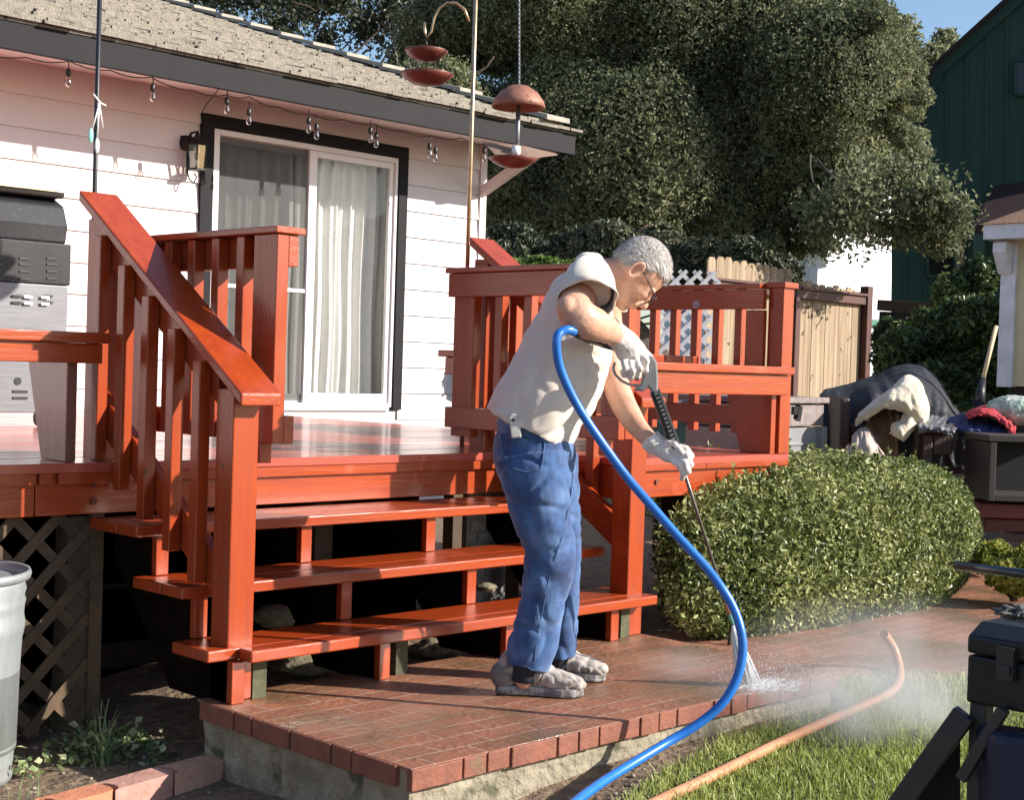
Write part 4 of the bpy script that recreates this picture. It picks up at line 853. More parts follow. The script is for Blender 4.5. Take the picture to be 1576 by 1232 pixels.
def tree(label, base, clumps, n, size, lm, name='oak_tree', trunk=.3, shell=.35, lump=.22, hull=.78, gap=.0, twigs=30, jit=.55, up_=.0):
    t = thing(name, base, label, 'tree'); base = Vector(base)
    mb = MB(); top = Vector(clumps[0][0]); limb(mb, base, base.lerp(top, .55), trunk, trunk*.6)
    for c, r in clumps[:14]: limb(mb, base.lerp(top, .45), Vector(c), trunk*.22, trunk*.05, 6, .05)
    for _ in range(twigs):
        c, r = random.choice(clumps); c = Vector(c); q = c+Vector((random.uniform(-1,1)*r[0], random.uniform(-1,1)*r[1], random.uniform(-1,1)*r[2]))*.95; limb(mb, c+(q-c)*.3, q, .03, .01, 4, .1)
    mb.build('trunk', barkm, t)
    vol = sum((r[0]*r[1]+r[1]*r[2]+r[0]*r[2]) for c, r in clumps); Ps, Ns = [], []
    for i, (c, r) in enumerate(clumps):
        P, Nn = blob_points(int(n*(r[0]*r[1]+r[1]*r[2]+r[0]*r[2])/vol), c, r, seed=i+1+len(label), shell=shell, lump=lump, gap=gap); Ps.append(P); Ns.append(Nn)
    P = np.concatenate(Ps); Nn = np.concatenate(Ns); Nn[:,2] += up_
    leaves('crown', P, Nn, size, lm, t, jit)
    return t
def cl(px, py, d, rx, rz=None, ry=None): return (tuple(at(px, py, d)), (rx, ry or rx, rz or rx*.8))
DT = 20.0; k_ = DT/F_PX
# big dark oak behind the fence: many clumps
big = []
for px, py, r in [(760,40,95),(850,-20,130),(960,60,150),(1080,30,160),(1190,60,150),(1270,110,125),(1335,50,62),(1368,100,45),(870,170,130),(980,230,140),(1100,200,150),(1220,230,130),(1305,225,80),(1358,165,38),(800,270,100),(880,330,110),(1000,350,110),(1110,340,100),(1210,330,90),(1300,300,70),(770,360,80),(700,40,80),(680,150,70),(740,190,80),(1000,-80,200),(1180,-90,180)]:
    dd = DT+random.uniform(-1.2, 1.5); big.append(cl(px, py, dd, r*k_*1.02, r*k_*.92, r*k_*.9))
sprigs = []
for px, py in [(1345,12),(1385,60),(1402,78),(1398,105),(1410,130),(1385,150),(1400,175),(1372,190),(1395,210),(1365,225),(1340,250),(1370,262),(1330,285),(1290,330),(1320,345),(1350,30),(1300,0),(1375,35),(1420,150),(1405,235),(640,60),(655,120),(632,160),(625,30),(1250,360),(1180,372),(1270,378)]:
    sprigs.append(cl(px, py, DT+random.uniform(-1.5,.5), random.uniform(18,34)*k_, random.uniform(12,24)*k_))
tree('huge dark oak whose leafy crown fills the middle of the sky', at(1000, 560, DT+1)-Vector((0,0,.6)), big+sprigs, 520000, .054, oakleaf, trunk=.55, shell=.7, lump=.22, twigs=130, up_=.1)
def core(name_parent, clumps, sc, m):                                  # dense inner foliage of the same leaves, larger faces
    Ps, Ns = [], []
    for i, (c, r) in enumerate(clumps):
        P, Nn = blob_points(6500, c, tuple(x*sc for x in r), seed=i+1, shell=.3, lump=.15); Ps.append(P); Ns.append(Nn)
    return leaves('inner_crown', np.concatenate(Ps), np.concatenate(Ns), .15, m, name_parent, .5)
core(bpy.data.objects['oak_tree'], big, .78, oakleaf)
low = [cl(a, b, 16.5+random.uniform(-.5,.5), r*16.5/F_PX, r*.8*16.5/F_PX) for a, b, r in [(1330,290,62),(1380,275,58),(1430,300,50),(1465,330,40),(1300,340,50),(1355,350,48),(1410,350,42),(1450,370,34),(1270,330,55)]]
oak = bpy.data.objects['oak_tree']; Ps, Ns = [], []
for i, (c, r) in enumerate(low):
    P, Nn = blob_points(1150, c, tuple(x*1.22 for x in r), seed=i+40, shell=1.2, lump=.5, gap=.75); Ps.append(P); Ns.append(Nn)
leaves('low_branch', np.concatenate(Ps), np.concatenate(Ns), .07, oakleaf, oak, .6)
mb = MB()
for i in range(9):
    a_ = at(random.uniform(1230,1330), random.uniform(230,330), 17.5); c, r = random.choice(low); limb(mb, a_, Vector(c)+Vector((random.uniform(-.4,.4), 0, random.uniform(-.4,.3))), .016, .006, 5, .08)
mb.build('low_limb', barkm, oak)
dl = 26; kl = dl/F_PX
left = [cl(a, b, dl+random.uniform(-2,2), r*kl, r*kl*.9) for a, b, r in [(330,-10,70),(400,-30,80),(455,10,55),(510,-10,60),(560,40,50),(600,10,55),(640,50,60),(620,90,45),(660,-20,80),(290,-40,60),(430,45,35),(500,60,30)]]
tree('ragged evergreen with blue sky showing through it behind the roof ridge', at(520, 560, dl), left, 19000, .11, darkleaf, name='evergreen_tree', trunk=.22, shell=1.1, lump=.5, gap=.75, twigs=90)
sm_ = [cl(a, b, 38, r*38/F_PX) for a, b, r in [(1440,95,34),(1455,60,22),(1430,120,30),(1380,60,40),(1400,115,35)]]
tree('distant feathery tree just left of the green gambrel roof', at(1440, 560, 38), sm_, 7000, .16, oakleaf, name='distant_tree', trunk=.2, shell=.9, lump=.4, gap=.4)
# dark undergrowth beneath the oak and along the neighbour's fence
und = [cl(a, b, d_, r*d_/F_PX, r*.9*d_/F_PX) for a, b, r, d_ in [(780,400,60,17),(850,410,60,17.2),(930,400,70,17),(1010,400,60,17.4),(1080,420,60,17),(1150,430,70,18),(1190,428,45,18)]]
tree('dark evergreen bushes in the shade below the big oak', at(1000, 620, 17.5), und, 46000, .08, darkleaf, name='shaded_bush', trunk=.08, shell=.3, lump=.2)
rs = [cl(a, b, d_, r*d_/F_PX, r*.9*d_/F_PX) for a, b, r, d_ in [(1400,560,60,14),(1450,520,55,14),(1500,500,50,13.6),(1500,590,55,13.4),(1440,620,60,13),(1390,640,60,13),(1505,430,34,14.5),(1470,450,34,14.5),(1500,660,50,12.6),(1370,520,30,15)]]
tree('tall dark shrubbery between the fence and the yellow shed', at(1450, 700, 13.4), rs, 52000, .065, leaf_mat('shrub_leaves', (.02,.04,.014), (.05,.09,.025), (.2,.26,.07), rough=.4, tr=.3, vscale=1.2), name='shrub', trunk=.07, shell=.4, lump=.3)
iv = [cl(a, b, d_, r*d_/F_PX, r*.75*d_/F_PX) for a, b, r, d_ in [(785,432,44,13.0),(835,428,42,13.0),(885,432,42,13.0),(800,500,50,13.2),(860,500,50,13.2),(930,470,50,13.4),(760,560,60,13)]]
tree('bright sunlit ivy hedge behind the gate beside the man\'s shoulder', at(830, 600, 13.4), iv, 30000, .07, ivyleaf, name='ivy_hedge', trunk=.05, shell=.3, lump=.12)
# clipped boxwood hedge in front of the deck
hc = Vector((6.50, 4.42, .25)); hr = (1.50, .62, .455)
hedge_c = hc
t = thing('boxwood_hedge', (hc.x, hc.y, -.13), 'large rounded boxwood hedge clipped low in front of the right side of the deck', 'hedge')
P, Nn = blob_points(125000, hc, hr, seed=3, shell=.10, lump=.035, lf=2.0, box=3.2); P[:,2] = np.maximum(P[:,2], -.13)
kp = ~((P[:,0] < 6.17) & (P[:,1] > 4.11)); P = P[kp]; Nn = Nn[kp]
Nn[:,2] += .25; top_ = (P[:,2] > .45) | (P[:,1] < 3.86); P0 = P[top_]; N0 = Nn[top_]; leaves('foliage', P, Nn, .033, boxleaf, t, .62, .5)
P, Nn = blob_points(14000, hc, tuple(x*.86 for x in hr), seed=3, shell=.2, lump=.035, lf=2.0, box=3.2); kp = ~((P[:,0] < 6.17) & (P[:,1] > 4.10)); P = P[kp]; Nn = Nn[kp]; leaves('inner_foliage', P, Nn, .09, boxleaf, t, .4)
SP, SN = [], []
for _ in range(260):
    i = random.randrange(len(P0)); b_ = Vector(P0[i]); nn_ = Vector(N0[i]); dr_ = (nn_+Vector((random.uniform(-.5,.5), random.uniform(-.5,.5), .7))).normalized(); L_ = random.uniform(.02, .075)
    for k in range(9): SP.append(tuple(b_+dr_*(L_*k/8)+Vector((random.uniform(-1,1), random.uniform(-1,1), random.uniform(-1,1)))*.010)); SN.append(tuple(dr_))
leaves('stray_shoots', np.array(SP), np.array(SN), .034, boxleaf, t, .8, .5)
for _ in range(10):
    mb = MB(); a = Vector((random.uniform(5.3,7.5), random.uniform(3.9,4.05), -.15)); limb(mb, a, a+Vector((random.uniform(-.2,.2), random.uniform(-.02,.04), random.uniform(.3,.55))), .011, .005, 4, .03); mb.build('stem', barkm, t)
# yellow green shrub right of the path
ys = [cl(a, b, d_, r*d_/F_PX, r*.8*d_/F_PX) for a, b, r, d_ in [(1530,862,32,8.2),(1560,885,40,8.0),(1600,880,50,8.0),(1512,850,20,8.4)]]
tree('small bright yellow-green bush at the right edge beyond the path', at(1560, 925, 8.1), ys, 5200, .05, yelleaf, name='small_bush', trunk=.025, shell=.6, lump=.3, twigs=14)
# ------------------------------------------------------------------ flower bed at the left
gxy = on(-62, 1180, 2, -.25); cg = at(-92, 1000, 4.62); zt_ = at(-20, 884, 4.6).z
t = thing('galvanised_bin', (cg.x, cg.y, -.25), 'galvanised metal bin with ribbed rim at the left edge', 'bin')
H_ = zt_+.25; Rb = .262; prof = [(Rb*.86, 0), (Rb*.87, .02), (Rb*.86,.05), (Rb*.87,.055)]
for i in range(20): z = .06+(H_-.17)*i/19; prof.append((Rb*(.87+.09*i/19)+ (.006 if i in (2,17) else 0)+(.004 if i in (3,16) else 0), z))
prof += [(Rb*.975, H_-.09), (Rb*.955, H_-.075), (Rb*.98, H_-.055), (Rb*.96, H_-.035), (Rb*.97,H_-.02)]
MB().lathe((cg.x, cg.y, -.25), [(.001, .01)]+prof, 64).build('body', galv, t)
MB().lathe((cg.x, cg.y, -.25), [(Rb*.965,H_-.025),(Rb*1.02,H_-.02),(Rb*1.035,H_-.005),(Rb*1.02,H_+.008),(Rb*.985,H_+.006),(Rb*.95,H_-.01),(Rb*.9,.1),(.001,.06)], 64).build('rolled_rim', galv, t)
def paver(label, a, b, m, w=.10, h=.085):
    a, b = Vector(a), Vector(b); e = (b-a).normalized(); s = Vector((-e.y, e.x, 0)); L_ = (b-a).length; pts = []
    for i in range(9): an = -math.pi/2+math.pi*i/8; pts.append(a+e*(L_-.02+.035*math.cos(an))+s*(w/2*math.sin(an)))
    for i in range(9): an = math.pi/2-math.pi*i/8; pts.append(a+e*(.0+.035*math.cos(an))+s*(w/2*math.sin(an)))
    mb = MB(); mb.prism([p for p in pts], (0,0,-h)); o = mb.build('edging_brick', m, None, bevel=.008, seg=3); return tag(o, label, 'brick', 'scalloped bricks edging the flower bed')
z_ = -.175
e0 = [on(70,1236,2,z_), on(160,1212,2,z_), on(253,1186,2,z_), on(334,1166,2,z_)]
e00 = e0[0]+(e0[0]-e0[1])*1.0
ebm = [mat('edging_orange', (.58,.23,.12), (.45,.17,.09), rough=.8, scale=20, bump=.004, bscale=60), mat('edging_mauve', (.46,.25,.20), (.35,.18,.14), rough=.85, scale=20, bump=.004, bscale=60), mat('edging_buff', (.56,.32,.22), (.4,.22,.14), rough=.85, scale=20, bump=.006, bscale=60)]
paver('orange scalloped edging brick nearest the metal bin', e00, e0[0], ebm[0]); paver('orange edging brick left of the mauve one', e0[0], e0[1], ebm[0]); paver('mauve scalloped edging brick in the middle of the row', e0[1], e0[2], ebm[1]); paver('pinkish edging brick ending against the concrete landing', e0[2], e0[3], ebm[2])
def clump(label, base, n, h, wd, m, name, spread=.6, r=.05):
    t = thing(name, base, label, 'weed'); V = []
    for _ in range(n):
        a = random.uniform(0, 6.28); l = h*random.uniform(.45, 1); b = Vector(base)+Vector((random.uniform(-r,r), random.uniform(-r,r), 0)); dr = Vector((math.cos(a), math.sin(a), 0))*spread*random.uniform(.15, 1); sd = Vector((-dr.y, dr.x, 0)).normalized()*wd/2
        pv = []
        for k in range(6):
            u = k/5; p = b+dr*l*(u**1.6)+Vector((0,0,l*(u-.38*u*u*dr.length*2.2))); ww = (1-u*.85); pv.append((p-sd*ww, p+sd*ww))
        for k in range(5): V += [pv[k][0], pv[k][1], pv[k+1][1], pv[k+1][0]]
    V = np.array([tuple(v) for v in V]); mesh_np('leaves', V, np.arange(len(V)).reshape(-1,4), m, t); return t
w1 = on(158, 1180, 2, -.245); clump('tall grassy weed clump sprouting in the middle of the flower bed', w1, 34, .30, .008, weedm, 'grass_clump', .7, .03)
w2 = on(85, 1110, 2, -.245); clump('thin arching weed blades beside the metal bin', w2, 30, .26, .007, weedm, 'grass_clump', .95, .05)
w3 = on(30, 1225, 2, -.245); clump('few fine grey stalks in front of the metal bin', w3, 8, .2, .005, weedm, 'grass_clump', .7, .05)
t = thing('weed', on(165, 1160, 2, -.245), 'low leafy weed with pale variegated leaves at the foot of the grass clump', 'weed')
Ps = []
for (px, py, n_, s_) in ((130,1165,90,.05),(160,1150,160,.07),(195,1150,150,.07),(218,1160,90,.05),(100,1178,40,.04),(180,1172,80,.05),(40,1195,20,.03),(245,1175,30,.03)):
    p = on(px, py, 2, -.245); Ps.append(np.array([p.x, p.y, -.245])+np.abs(RNG.normal(size=(n_,3)))*[s_,s_,.028]*np.sign(RNG.normal(size=(n_,3))*[1,1,0]+[0,0,1]))
P = np.concatenate(Ps); leaves('leaves', P, np.tile([0,0,1.], (len(P),1)), .033, leaf_mat('variegated_leaves', (.08,.13,.05), (.2,.28,.1), (.62,.62,.36), rough=.5, tr=.4, vscale=30), t, .5, .8)
# ------------------------------------------------------------------ the man
FWv, RTv, UPv = fw.copy(), rt.copy(), up.copy()
def tubeR(mb, st, n=20, ends=True):
    """st: (px, py, d, in-plane radius, depth radius): elliptical limb lying across the view"""
    P = [at(s[0], s[1], s[2]) for s in st]; m = len(P); Q = []; RR = []
    for i in range(m-1):
        for k in range(4):
            t = k/4
            def cr(a, b, c, d_): return .5*((2*b)+(-a+c)*t+(2*a-5*b+4*c-d_)*t*t+(-a+3*b-3*c+d_)*t**3)
            i0, i3 = max(i-1, 0), min(i+2, m-1)
            Q.append(Vector(cr(P[i0][j], P[i][j], P[i+1][j], P[i3][j]) for j in range(3)))
            RR.append(tuple(cr(st[i0][3+j], st[i][3+j], st[i+1][3+j], st[i3][3+j]) for j in (0, 1)))
    Q.append(P[-1]); RR.append((st[-1][3], st[-1][4]))
    vs = []; m = len(Q)
    for i in range(m):
        T = (Q[min(i+1,m-1)]-Q[max(i-1,0)]).normalized(); N = T.cross(FWv).normalized(); B = T.cross(N)
        for k in range(n):
            a = 2*math.pi*k/n; vs.append(Q[i]+N*RR[i][0]*math.cos(a)+B*RR[i][1]*math.sin(a))
    mb.add(vs, [(i*n+k, i*n+(k+1)%n, (i+1)*n+(k+1)%n, (i+1)*n+k) for i in range(m-1) for k in range(n)]+[tuple(range(n))[::-1], tuple((m-1)*n+k for k in range(n))], True)
    if ends:
        for q, r in ((Q[0], RR[0]), (Q[-1], RR[-1])): mb.ball(q, min(r)*.985, n=14, m=10)
def organic(mb, name, m, parent, vox=.006, smooth=3, disp=None):
    o = mb.build(name, m); rm = o.modifiers.new('r', 'REMESH'); rm.mode = 'VOXEL'; rm.voxel_size = vox; rm.use_smooth_shade = True
    s = o.modifiers.new('s', 'SMOOTH'); s.iterations = smooth; s.factor = .5
    ts = bpy.data.scenes.new('tmp'); ts.collection.objects.link(o); ts.view_layers[0].update(); dg = ts.view_layers[0].depsgraph; dg.update()
    me = bpy.data.meshes.new_from_object(o.evaluated_get(dg)); ts.collection.objects.unlink(o); bpy.data.scenes.remove(ts)
    o.modifiers.clear(); old = o.data; o.data = me; bpy.data.meshes.remove(old); me.name = name
    if disp:
        n = len(me.vertices); co = np.empty(n*3, np.float32); no = np.empty(n*3, np.float32)
        me.vertices.foreach_get('co', co); me.vertices.foreach_get('normal', no); co = co.reshape(-1, 3); no = no.reshape(-1, 3)
        k = np.array([disp(Vector(c)) for c in co.tolist()], np.float32); co = co + no*k[:,None]; me.vertices.foreach_set('co', co.ravel()); me.update()
    me.polygons.foreach_set('use_smooth', [True]*len(me.polygons))
    if not me.materials: me.materials.append(m)
    if parent:
        off = wloc(parent)
        me.transform(Matrix.Translation(-off))
        o.parent = parent
    return o
# head frame
Hc = at(987, 412, 5.10)
hf = (RTv*.56 - UPv*.83 + FWv*.10).normalized(); hu = (RTv*.84 + UPv*.55); hu = (hu-hf*hu.dot(hf)).normalized(); hr = hu.cross(hf).normalized()
if hr.dot(FWv) > 0: hr = -hr                                          # hr: towards the viewer
HM = Matrix((hf, hr, hu)).transposed()
def hp(f, l, u): return Hc + hf*f + hr*l + hu*u
def hball(mb, f, l, u, rf, rl, ru, n=20, m=14): mb.ball(hp(f, l, u), rf, rl, ru, n, m, HM)
mb = MB()
hball(mb, 0, 0, .0, .099, .077, .100, 28, 20)
hball(mb, .032, 0, -.055, .066, .064, .070); hball(mb, .046, 0, -.095, .048, .052, .044); hball(mb, .074, 0, -.128, .022, .026, .018)
hball(mb, .062, 0, -.035, .042, .056, .040)
for s in (1, -1):
    hball(mb, .076, s*.034, -.052, .020, .022, .022); hball(mb, .088, s*.031, -.016, .012, .022, .008); hball(mb, .080, s*.031, -.033, .012, .014, .010)
mb.tube([hp(.094,0,-.030), hp(.106,0,-.048), hp(.118,0,-.064)], [.009,.011,.014], 10); hball(mb, .120, 0, -.068, .012, .013, .011); 
for s in (1, -1): hball(mb, .108, s*.012, -.071, .010, .008, .008)
hball(mb, .098, 0, -.094, .010, .024, .0065); hball(mb, .096, 0, -.105, .010, .021, .007); hball(mb, .088, 0, -.09, .022, .030, .022)
for s in (1, -1):                                                      # ears
    ring = [hp(-.004+.018*math.cos(a)*1.0-.006, s*(.079+.010*math.sin(a*.5)), -.028+.031*math.sin(a)) for a in [i*2*math.pi/14 for i in range(15)]]
    mb.tube(ring, .0062, 8); hball(mb, .004, s*.078, -.030, .014, .006, .024); hball(mb, .006, s*.080, -.056, .008, .006, .008)
tubeR(mb, [(918,430,5.1,.075,.075), (942,426,5.1,.066,.062), (962,424,5.1,.062,.058), (978,420,5.1,.06,.055)])
tubeR(mb, [(956,455,5.1,.030,.04), (940,452,5.1,.05,.05)])
# trunk and legs inside the clothes
tubeR(mb, [(822,690,5.1,.07,.09), (850,580,5.1,.11,.12), (880,500,5.1,.11,.15), (905,440,5.1,.09,.14), (925,428,5.1,.06,.07)])
tubeR(mb, [(828,725,5.03,.055,.055), (843,860,4.99,.055,.055), (820,1000,4.98,.040,.040), (806,1048,4.98,.032,.032)])
tubeR(mb, [(852,725,5.18,.055,.055), (868,860,5.22,.05,.05), (866,1000,5.25,.034,.034), (860,1030,5.26,.030,.030)])
# near arm
tubeR(mb, [(902,432,4.95,.062,.06), (893,456,4.83,.060,.055), (884,476,4.74,.060,.055), (896,491,4.73,.060,.052), (914,499,4.77,.056,.050), (932,507,4.83,.047,.042), (950,518,4.90,.034,.032)])
hball(mb, 0,0,0,.001,.001,.001) 
mb.ball(at(873,474,4.71), .038)
# far arm
tubeR(mb, [(928,440,5.24,.06,.06), (936,500,5.26,.052,.05), (941,560,5.24,.050,.047), (950,600,5.18,.048,.045), (966,635,5.10,.043,.041), (985,662,5.03,.034,.033), (1004,681,4.99,.029,.029)])
def skindisp(co):
    return .0010*noise.noise(co*38) + .0005*noise.noise(co*90)
person = organic(mb, 'person', skin, None, .0052, 2, skindisp)
tag(person, 'grey haired man in white T-shirt and jeans bending over to spray the brick landing', 'person')
# hair
bm = bmesh.new(); bmesh.ops.create_icosphere(bm, subdivisions=6, radius=1)
for v in bm.verts:
    p = v.co; f, l, u = p.x*.099, p.y*.077, p.z*.100
    g1 = u - (.026 + .25*max(0, f-.06)) if f > .03 else (u + .012 - .55*max(0, f) if f > -.005 else u + .062 + .25*f*0)
    if f <= -.005: g1 = u + .072 - .35*(f+.099)
    if -.03 < f < .03 and u < .0 and abs(l) > .05: g1 = u+.004 if f > -.022 else g1
    k = min(1, max(0, g1/.014)); st_ = noise.noise(Vector((p.x*3, p.y*16, p.z*16))); st2 = noise.noise(Vector((p.x*11+4, p.y*55, p.z*55)))
    s_ = .94 + k*(.15 + .022*st_ + .022*st2 + .035*max(0, p.z)*max(0, .4-p.x)); v.co = hp(f*s_, l*s_, u*s_)
me = bpy.data.meshes.new('hair'); off = wloc(person); bm.to_mesh(me); bm.free(); me.polygons.foreach_set('use_smooth', [True]*len(me.polygons))
hairm = mat('grey_hair', (.40,.36,.33), (.15,.125,.11), rough=.7, scale=30, bump=.003, bscale=240, c3=(.72,.68,.64), s3=70, t3=.52, w3=.1); me.materials.append(hairm)
uvl = me.uv_layers.new(name='strands'); iv_ = HM.inverted()
for lp in me.loops: q = iv_ @ (me.vertices[lp.vertex_index].co - Hc); uvl.data[lp.index].uv = (q.x*14 + 1.5*abs(q.y)*10, math.atan2(abs(q.y), q.z+.02)*14)
hn = hairm.node_tree; un = hn.nodes.new('ShaderNodeUVMap'); un.uv_map = 'strands'
for nd in hn.nodes:
    if nd.type == 'TEX_NOISE':
        for l_ in list(nd.inputs['Vector'].links): hn.links.remove(l_)
        hn.links.new(un.outputs[0], nd.inputs['Vector']); nd.inputs['Scale'].default_value = 1.6

SV = []; vs_ = [v for v in me.vertices]; ivm = HM.inverted(); rr_ = random.Random(5)
for _ in range(9000):
    v = rr_.choice(vs_); q = ivm @ (v.co-Hc); e2 = (q.x/.099)**2+(q.y/.077)**2+(q.z/.100)**2
    if e2 < 1.10: continue
    nrm = (HM @ Vector((q.x/.0098, q.y/.0059, q.z/.010))).normalized(); dr = hf*(1 if q.z > .02 else -.3) - hu*(.25 if q.x > 0 else .55) + hr*(.15*(1 if q.y > 0 else -1)); dr = (dr-nrm*dr.dot(nrm)).normalized()
    dr = (dr + Vector((rr_.uniform(-1,1), rr_.uniform(-1,1), rr_.uniform(-1,1)))*.35 + nrm*.28).normalized(); sd = dr.cross(nrm).normalized()*.0007; l = rr_.uniform(.010,.026); a_ = v.co-nrm*.002
    SV += [a_-sd, a_+sd, a_+dr*l+sd*.3-nrm*l*.15, a_+dr*l-sd*.3-nrm*l*.15]
SV = np.array([tuple(v) for v in SV]); mesh_np('hair_strands', SV, np.arange(len(SV)).reshape(-1,4), leaf_mat('hair_strand', (.10,.085,.075), (.36,.33,.30), (.72,.69,.65), rough=.5, tr=.1, vscale=9), person)
ho = bpy.data.objects.new('hair', me); col.objects.link(ho); ho.parent = person
# glasses
mb = MB()
for s in (1, -1):
    ring = [hp(.114, s*.033+.026*math.cos(a), -.034+.018*math.sin(a)) for a in [i*2*math.pi/18 for i in range(19)]]; mb.tube(ring, .0022, 6)
    mb.tube([hp(.113, s*.059, -.028), hp(.105, s*.075, -.024), hp(.03, s*.082, -.014), hp(-.004, s*.083, -.014)], .0024, 6)
mb.tube([hp(.115,.008,-.032), hp(.117,0,-.029), hp(.115,-.008,-.032)], .002, 6); gl = mb.build('glasses', mat('dark_frame', (.03,.02,.018), rough=.3), person)
mb = MB()
for s in (1, -1): mb.add([hp(.114, s*.033, -.034)]+[hp(.114, s*.033+.026*math.cos(a), -.034+.018*math.sin(a)) for a in [i*2*math.pi/18 for i in range(18)]], [(0, i+1, (i+1)%18+1) for i in range(18)])
mb.build('lenses', bulbg, gl)
# T-shirt
mb = MB()
tubeR(mb, [(809,664,5.1,.166,.182), (826,632,5.1,.166,.180), (849,595,5.1,.174,.182), (869,548,5.1,.167,.180), (884,502,5.1,.148,.182), (894,462,5.1,.118,.195), (906,434,5.1,.092,.180), (917,418,5.1,.068,.13), (926,412,5.1,.060,.085)], 28, False)
tubeR(mb, [(908,420,5.02,.070,.08), (907,429,4.94,.070,.072), (906,437,4.88,.078,.074), (905,448,4.82,.082,.070), (905,451,4.80,.080,.066)], 20, False)
tubeR(mb, [(918,424,5.2,.07,.08), (930,450,5.28,.072,.07), (936,486,5.29,.078,.072)], 20, False)
mb.ball(at(908,412,5.08), .060, .07, .058)
def foldfn(seed, amp):
    def f(co):
        q = Vector((co.dot(RTv), co.dot(UPv), co.dot(FWv)))
        a = noise.noise(Vector((q.x*7+q.y*5+seed, q.y*2.2-q.x*2, q.z*6)))
        b = abs(noise.noise(Vector((q.x*4-q.y*9, q.x*5+q.y*3+seed, q.z*5+3))))
        c = abs(noise.noise(Vector((q.x*9-q.y*4+seed*2, q.x*3+q.y*7, q.z*4))))
        return amp*(a*.6 - (1-min(1, b*3.6))*.5 - (1-min(1, c*4))*.28 + .25*noise.noise(q*17))
    return f
shirt = organic(mb, 'shirt', shirtm, person, .0075, 8, foldfn(3, .017))
# jeans
jm = mat('faded_denim', (.048,.125,.30), (.015,.036,.115), rough=.85, scale=7, bump=.0014, bscale=190, c3=(.13,.24,.44), s3=8, t3=.5, w3=.3, sheen=.25)
mb = MB()
tubeR(mb, [(818,650,5.1,.128,.135), (821,680,5.1,.146,.155), (824,712,5.1,.148,.15), (830,745,5.1,.125,.12)], 26, True)
tubeR(mb, [(820,705,5.02,.138,.115), (826,745,5.0,.125,.108), (835,800,4.99,.108,.098), (845,842,4.985,.096,.092), (845,875,4.98,.093,.088), (838,915,4.98,.088,.082), (829,960,4.98,.085,.080), (818,1000,4.98,.090,.080), (811,1029,4.98,.078,.076)], 24, False)
tubeR(mb, [(846,700,5.17,.105,.11), (856,760,5.19,.088,.10), (864,830,5.21,.076,.085), (868,880,5.22,.066,.078), (867,930,5.24,.060,.072), (865,975,5.25,.062,.072), (862,1014,5.25,.060,.070)], 24, False)
def ringsheet(name, rings, m, parent, seed=0, wav=.006, n=56):
    V = []; m_ = len(rings)
    P = [at(*r[:3]) for r in rings]
    for i, r in enumerate(rings):
        T = (P[min(i+1,m_-1)]-P[max(i-1,0)]).normalized(); N = T.cross(FWv).normalized(); B = T.cross(N)
        for k in range(n):
            a = 2*math.pi*k/n; w_ = wav*(i/(m_-1))*noise.noise(Vector((math.cos(a)*1.8+seed, math.sin(a)*1.8, i*.3)))*2.5
            V.append(P[i]+N*(r[3]+w_)*math.cos(a)+B*(r[4]+w_)*math.sin(a)+T*w_*.8)
    mb = MB(); mb.add(V, [(i*n+k, i*n+(k+1)%n, (i+1)*n+(k+1)%n, (i+1)*n+k) for i in range(m_-1) for k in range(n)], True)
    o = mb.build(name, m, parent); s_ = o.modifiers.new('t', 'SOLIDIFY'); s_.thickness = .005; s_.offset = 0; return o
ringsheet('sleeve', [(908,421,5.00,.060,.068),(907,429,4.94,.076,.078),(906,437,4.88,.086,.083),(905,447,4.82,.090,.080),(905,457,4.775,.093,.075),(905,463,4.75,.094,.073)], shirtm, shirt, 3, .008)
def denim(co):
    q = Vector((co.dot(RTv), co.dot(UPv), co.dot(FWv)))
    kn = math.exp(-((q.y+.46)/.10)**2); an = math.exp(-((q.y+.80)/.09)**2); cr = math.exp(-((q.y+.22)/.10)**2)
    a = noise.noise(Vector((q.x*5+1, q.y*17+q.x*9, q.z*5))); b = noise.noise(Vector((q.x*9+7, q.y*26-q.x*14, q.z*7)))
    c = noise.noise(Vector((q.x*20+3, q.y*4, q.z*14)))
    d_ = abs(noise.noise(Vector((q.x*6-q.y*5, q.y*9+q.x*4+2, q.z*5))))
    return -.004 + .012*a*(.3+kn*1.1+an*.9+cr*.6) + .007*b*(.3+kn+an) + .003*c - .017*(1-min(1, d_*5))*(.45+kn+an)
jeans = organic(mb, 'jeans', jm, person, .0068, 3, denim)
def patch(name, pts, m, parent, lift=.006, d0=4.9):
    """small flat piece laid on the nearest cloth surface"""
    mb = MB(); n = len(pts); V = []
    for a, b in pts:
        dr = ray(a, b).normalized(); hit, loc, nr, ix = cast(dr)
        p = loc if hit else at(a, b, d0); V.append(p - dr*lift)
    c = sum(V, Vector((0,0,0)))/n; mb.add(V+[c], [(i, (i+1)%n, n) for i in range(n)], True); return mb.build(name, m, parent)
from mathutils.bvhtree import BVHTree
BV = BVHTree.FromPolygons([v.co+wloc(jeans) for v in jeans.data.vertices], [tuple(p.vertices) for p in jeans.data.polygons])
def cast(dr): loc, nr, ix, ds = BV.ray_cast(CAM, dr); return loc is not None, loc, nr, ix
pk = [(772,668),(800,672),(838,680),(836,705),(832,722),(812,728),(790,722),(778,706),(774,688)]
hem = []
for i in range(len(pk)):
    a, b = pk[i], pk[(i+1) % len(pk)]
    for k in range(4): hem.append((a[0]+(b[0]-a[0])*k/4, a[1]+(b[1]-a[1])*k/4))
V = []
for a, b in hem+[hem[0]]:
    dr = ray(a, b).normalized(); hit, loc, nr, ix = cast(dr); 
    if hit: V.append(loc - dr*.002)
if len(V) > 4: MB().tube(V, .0026, 5).build('back_pocket_seam', mat('pale_stitching', (.06,.11,.24), rough=.9), jeans)
V = []
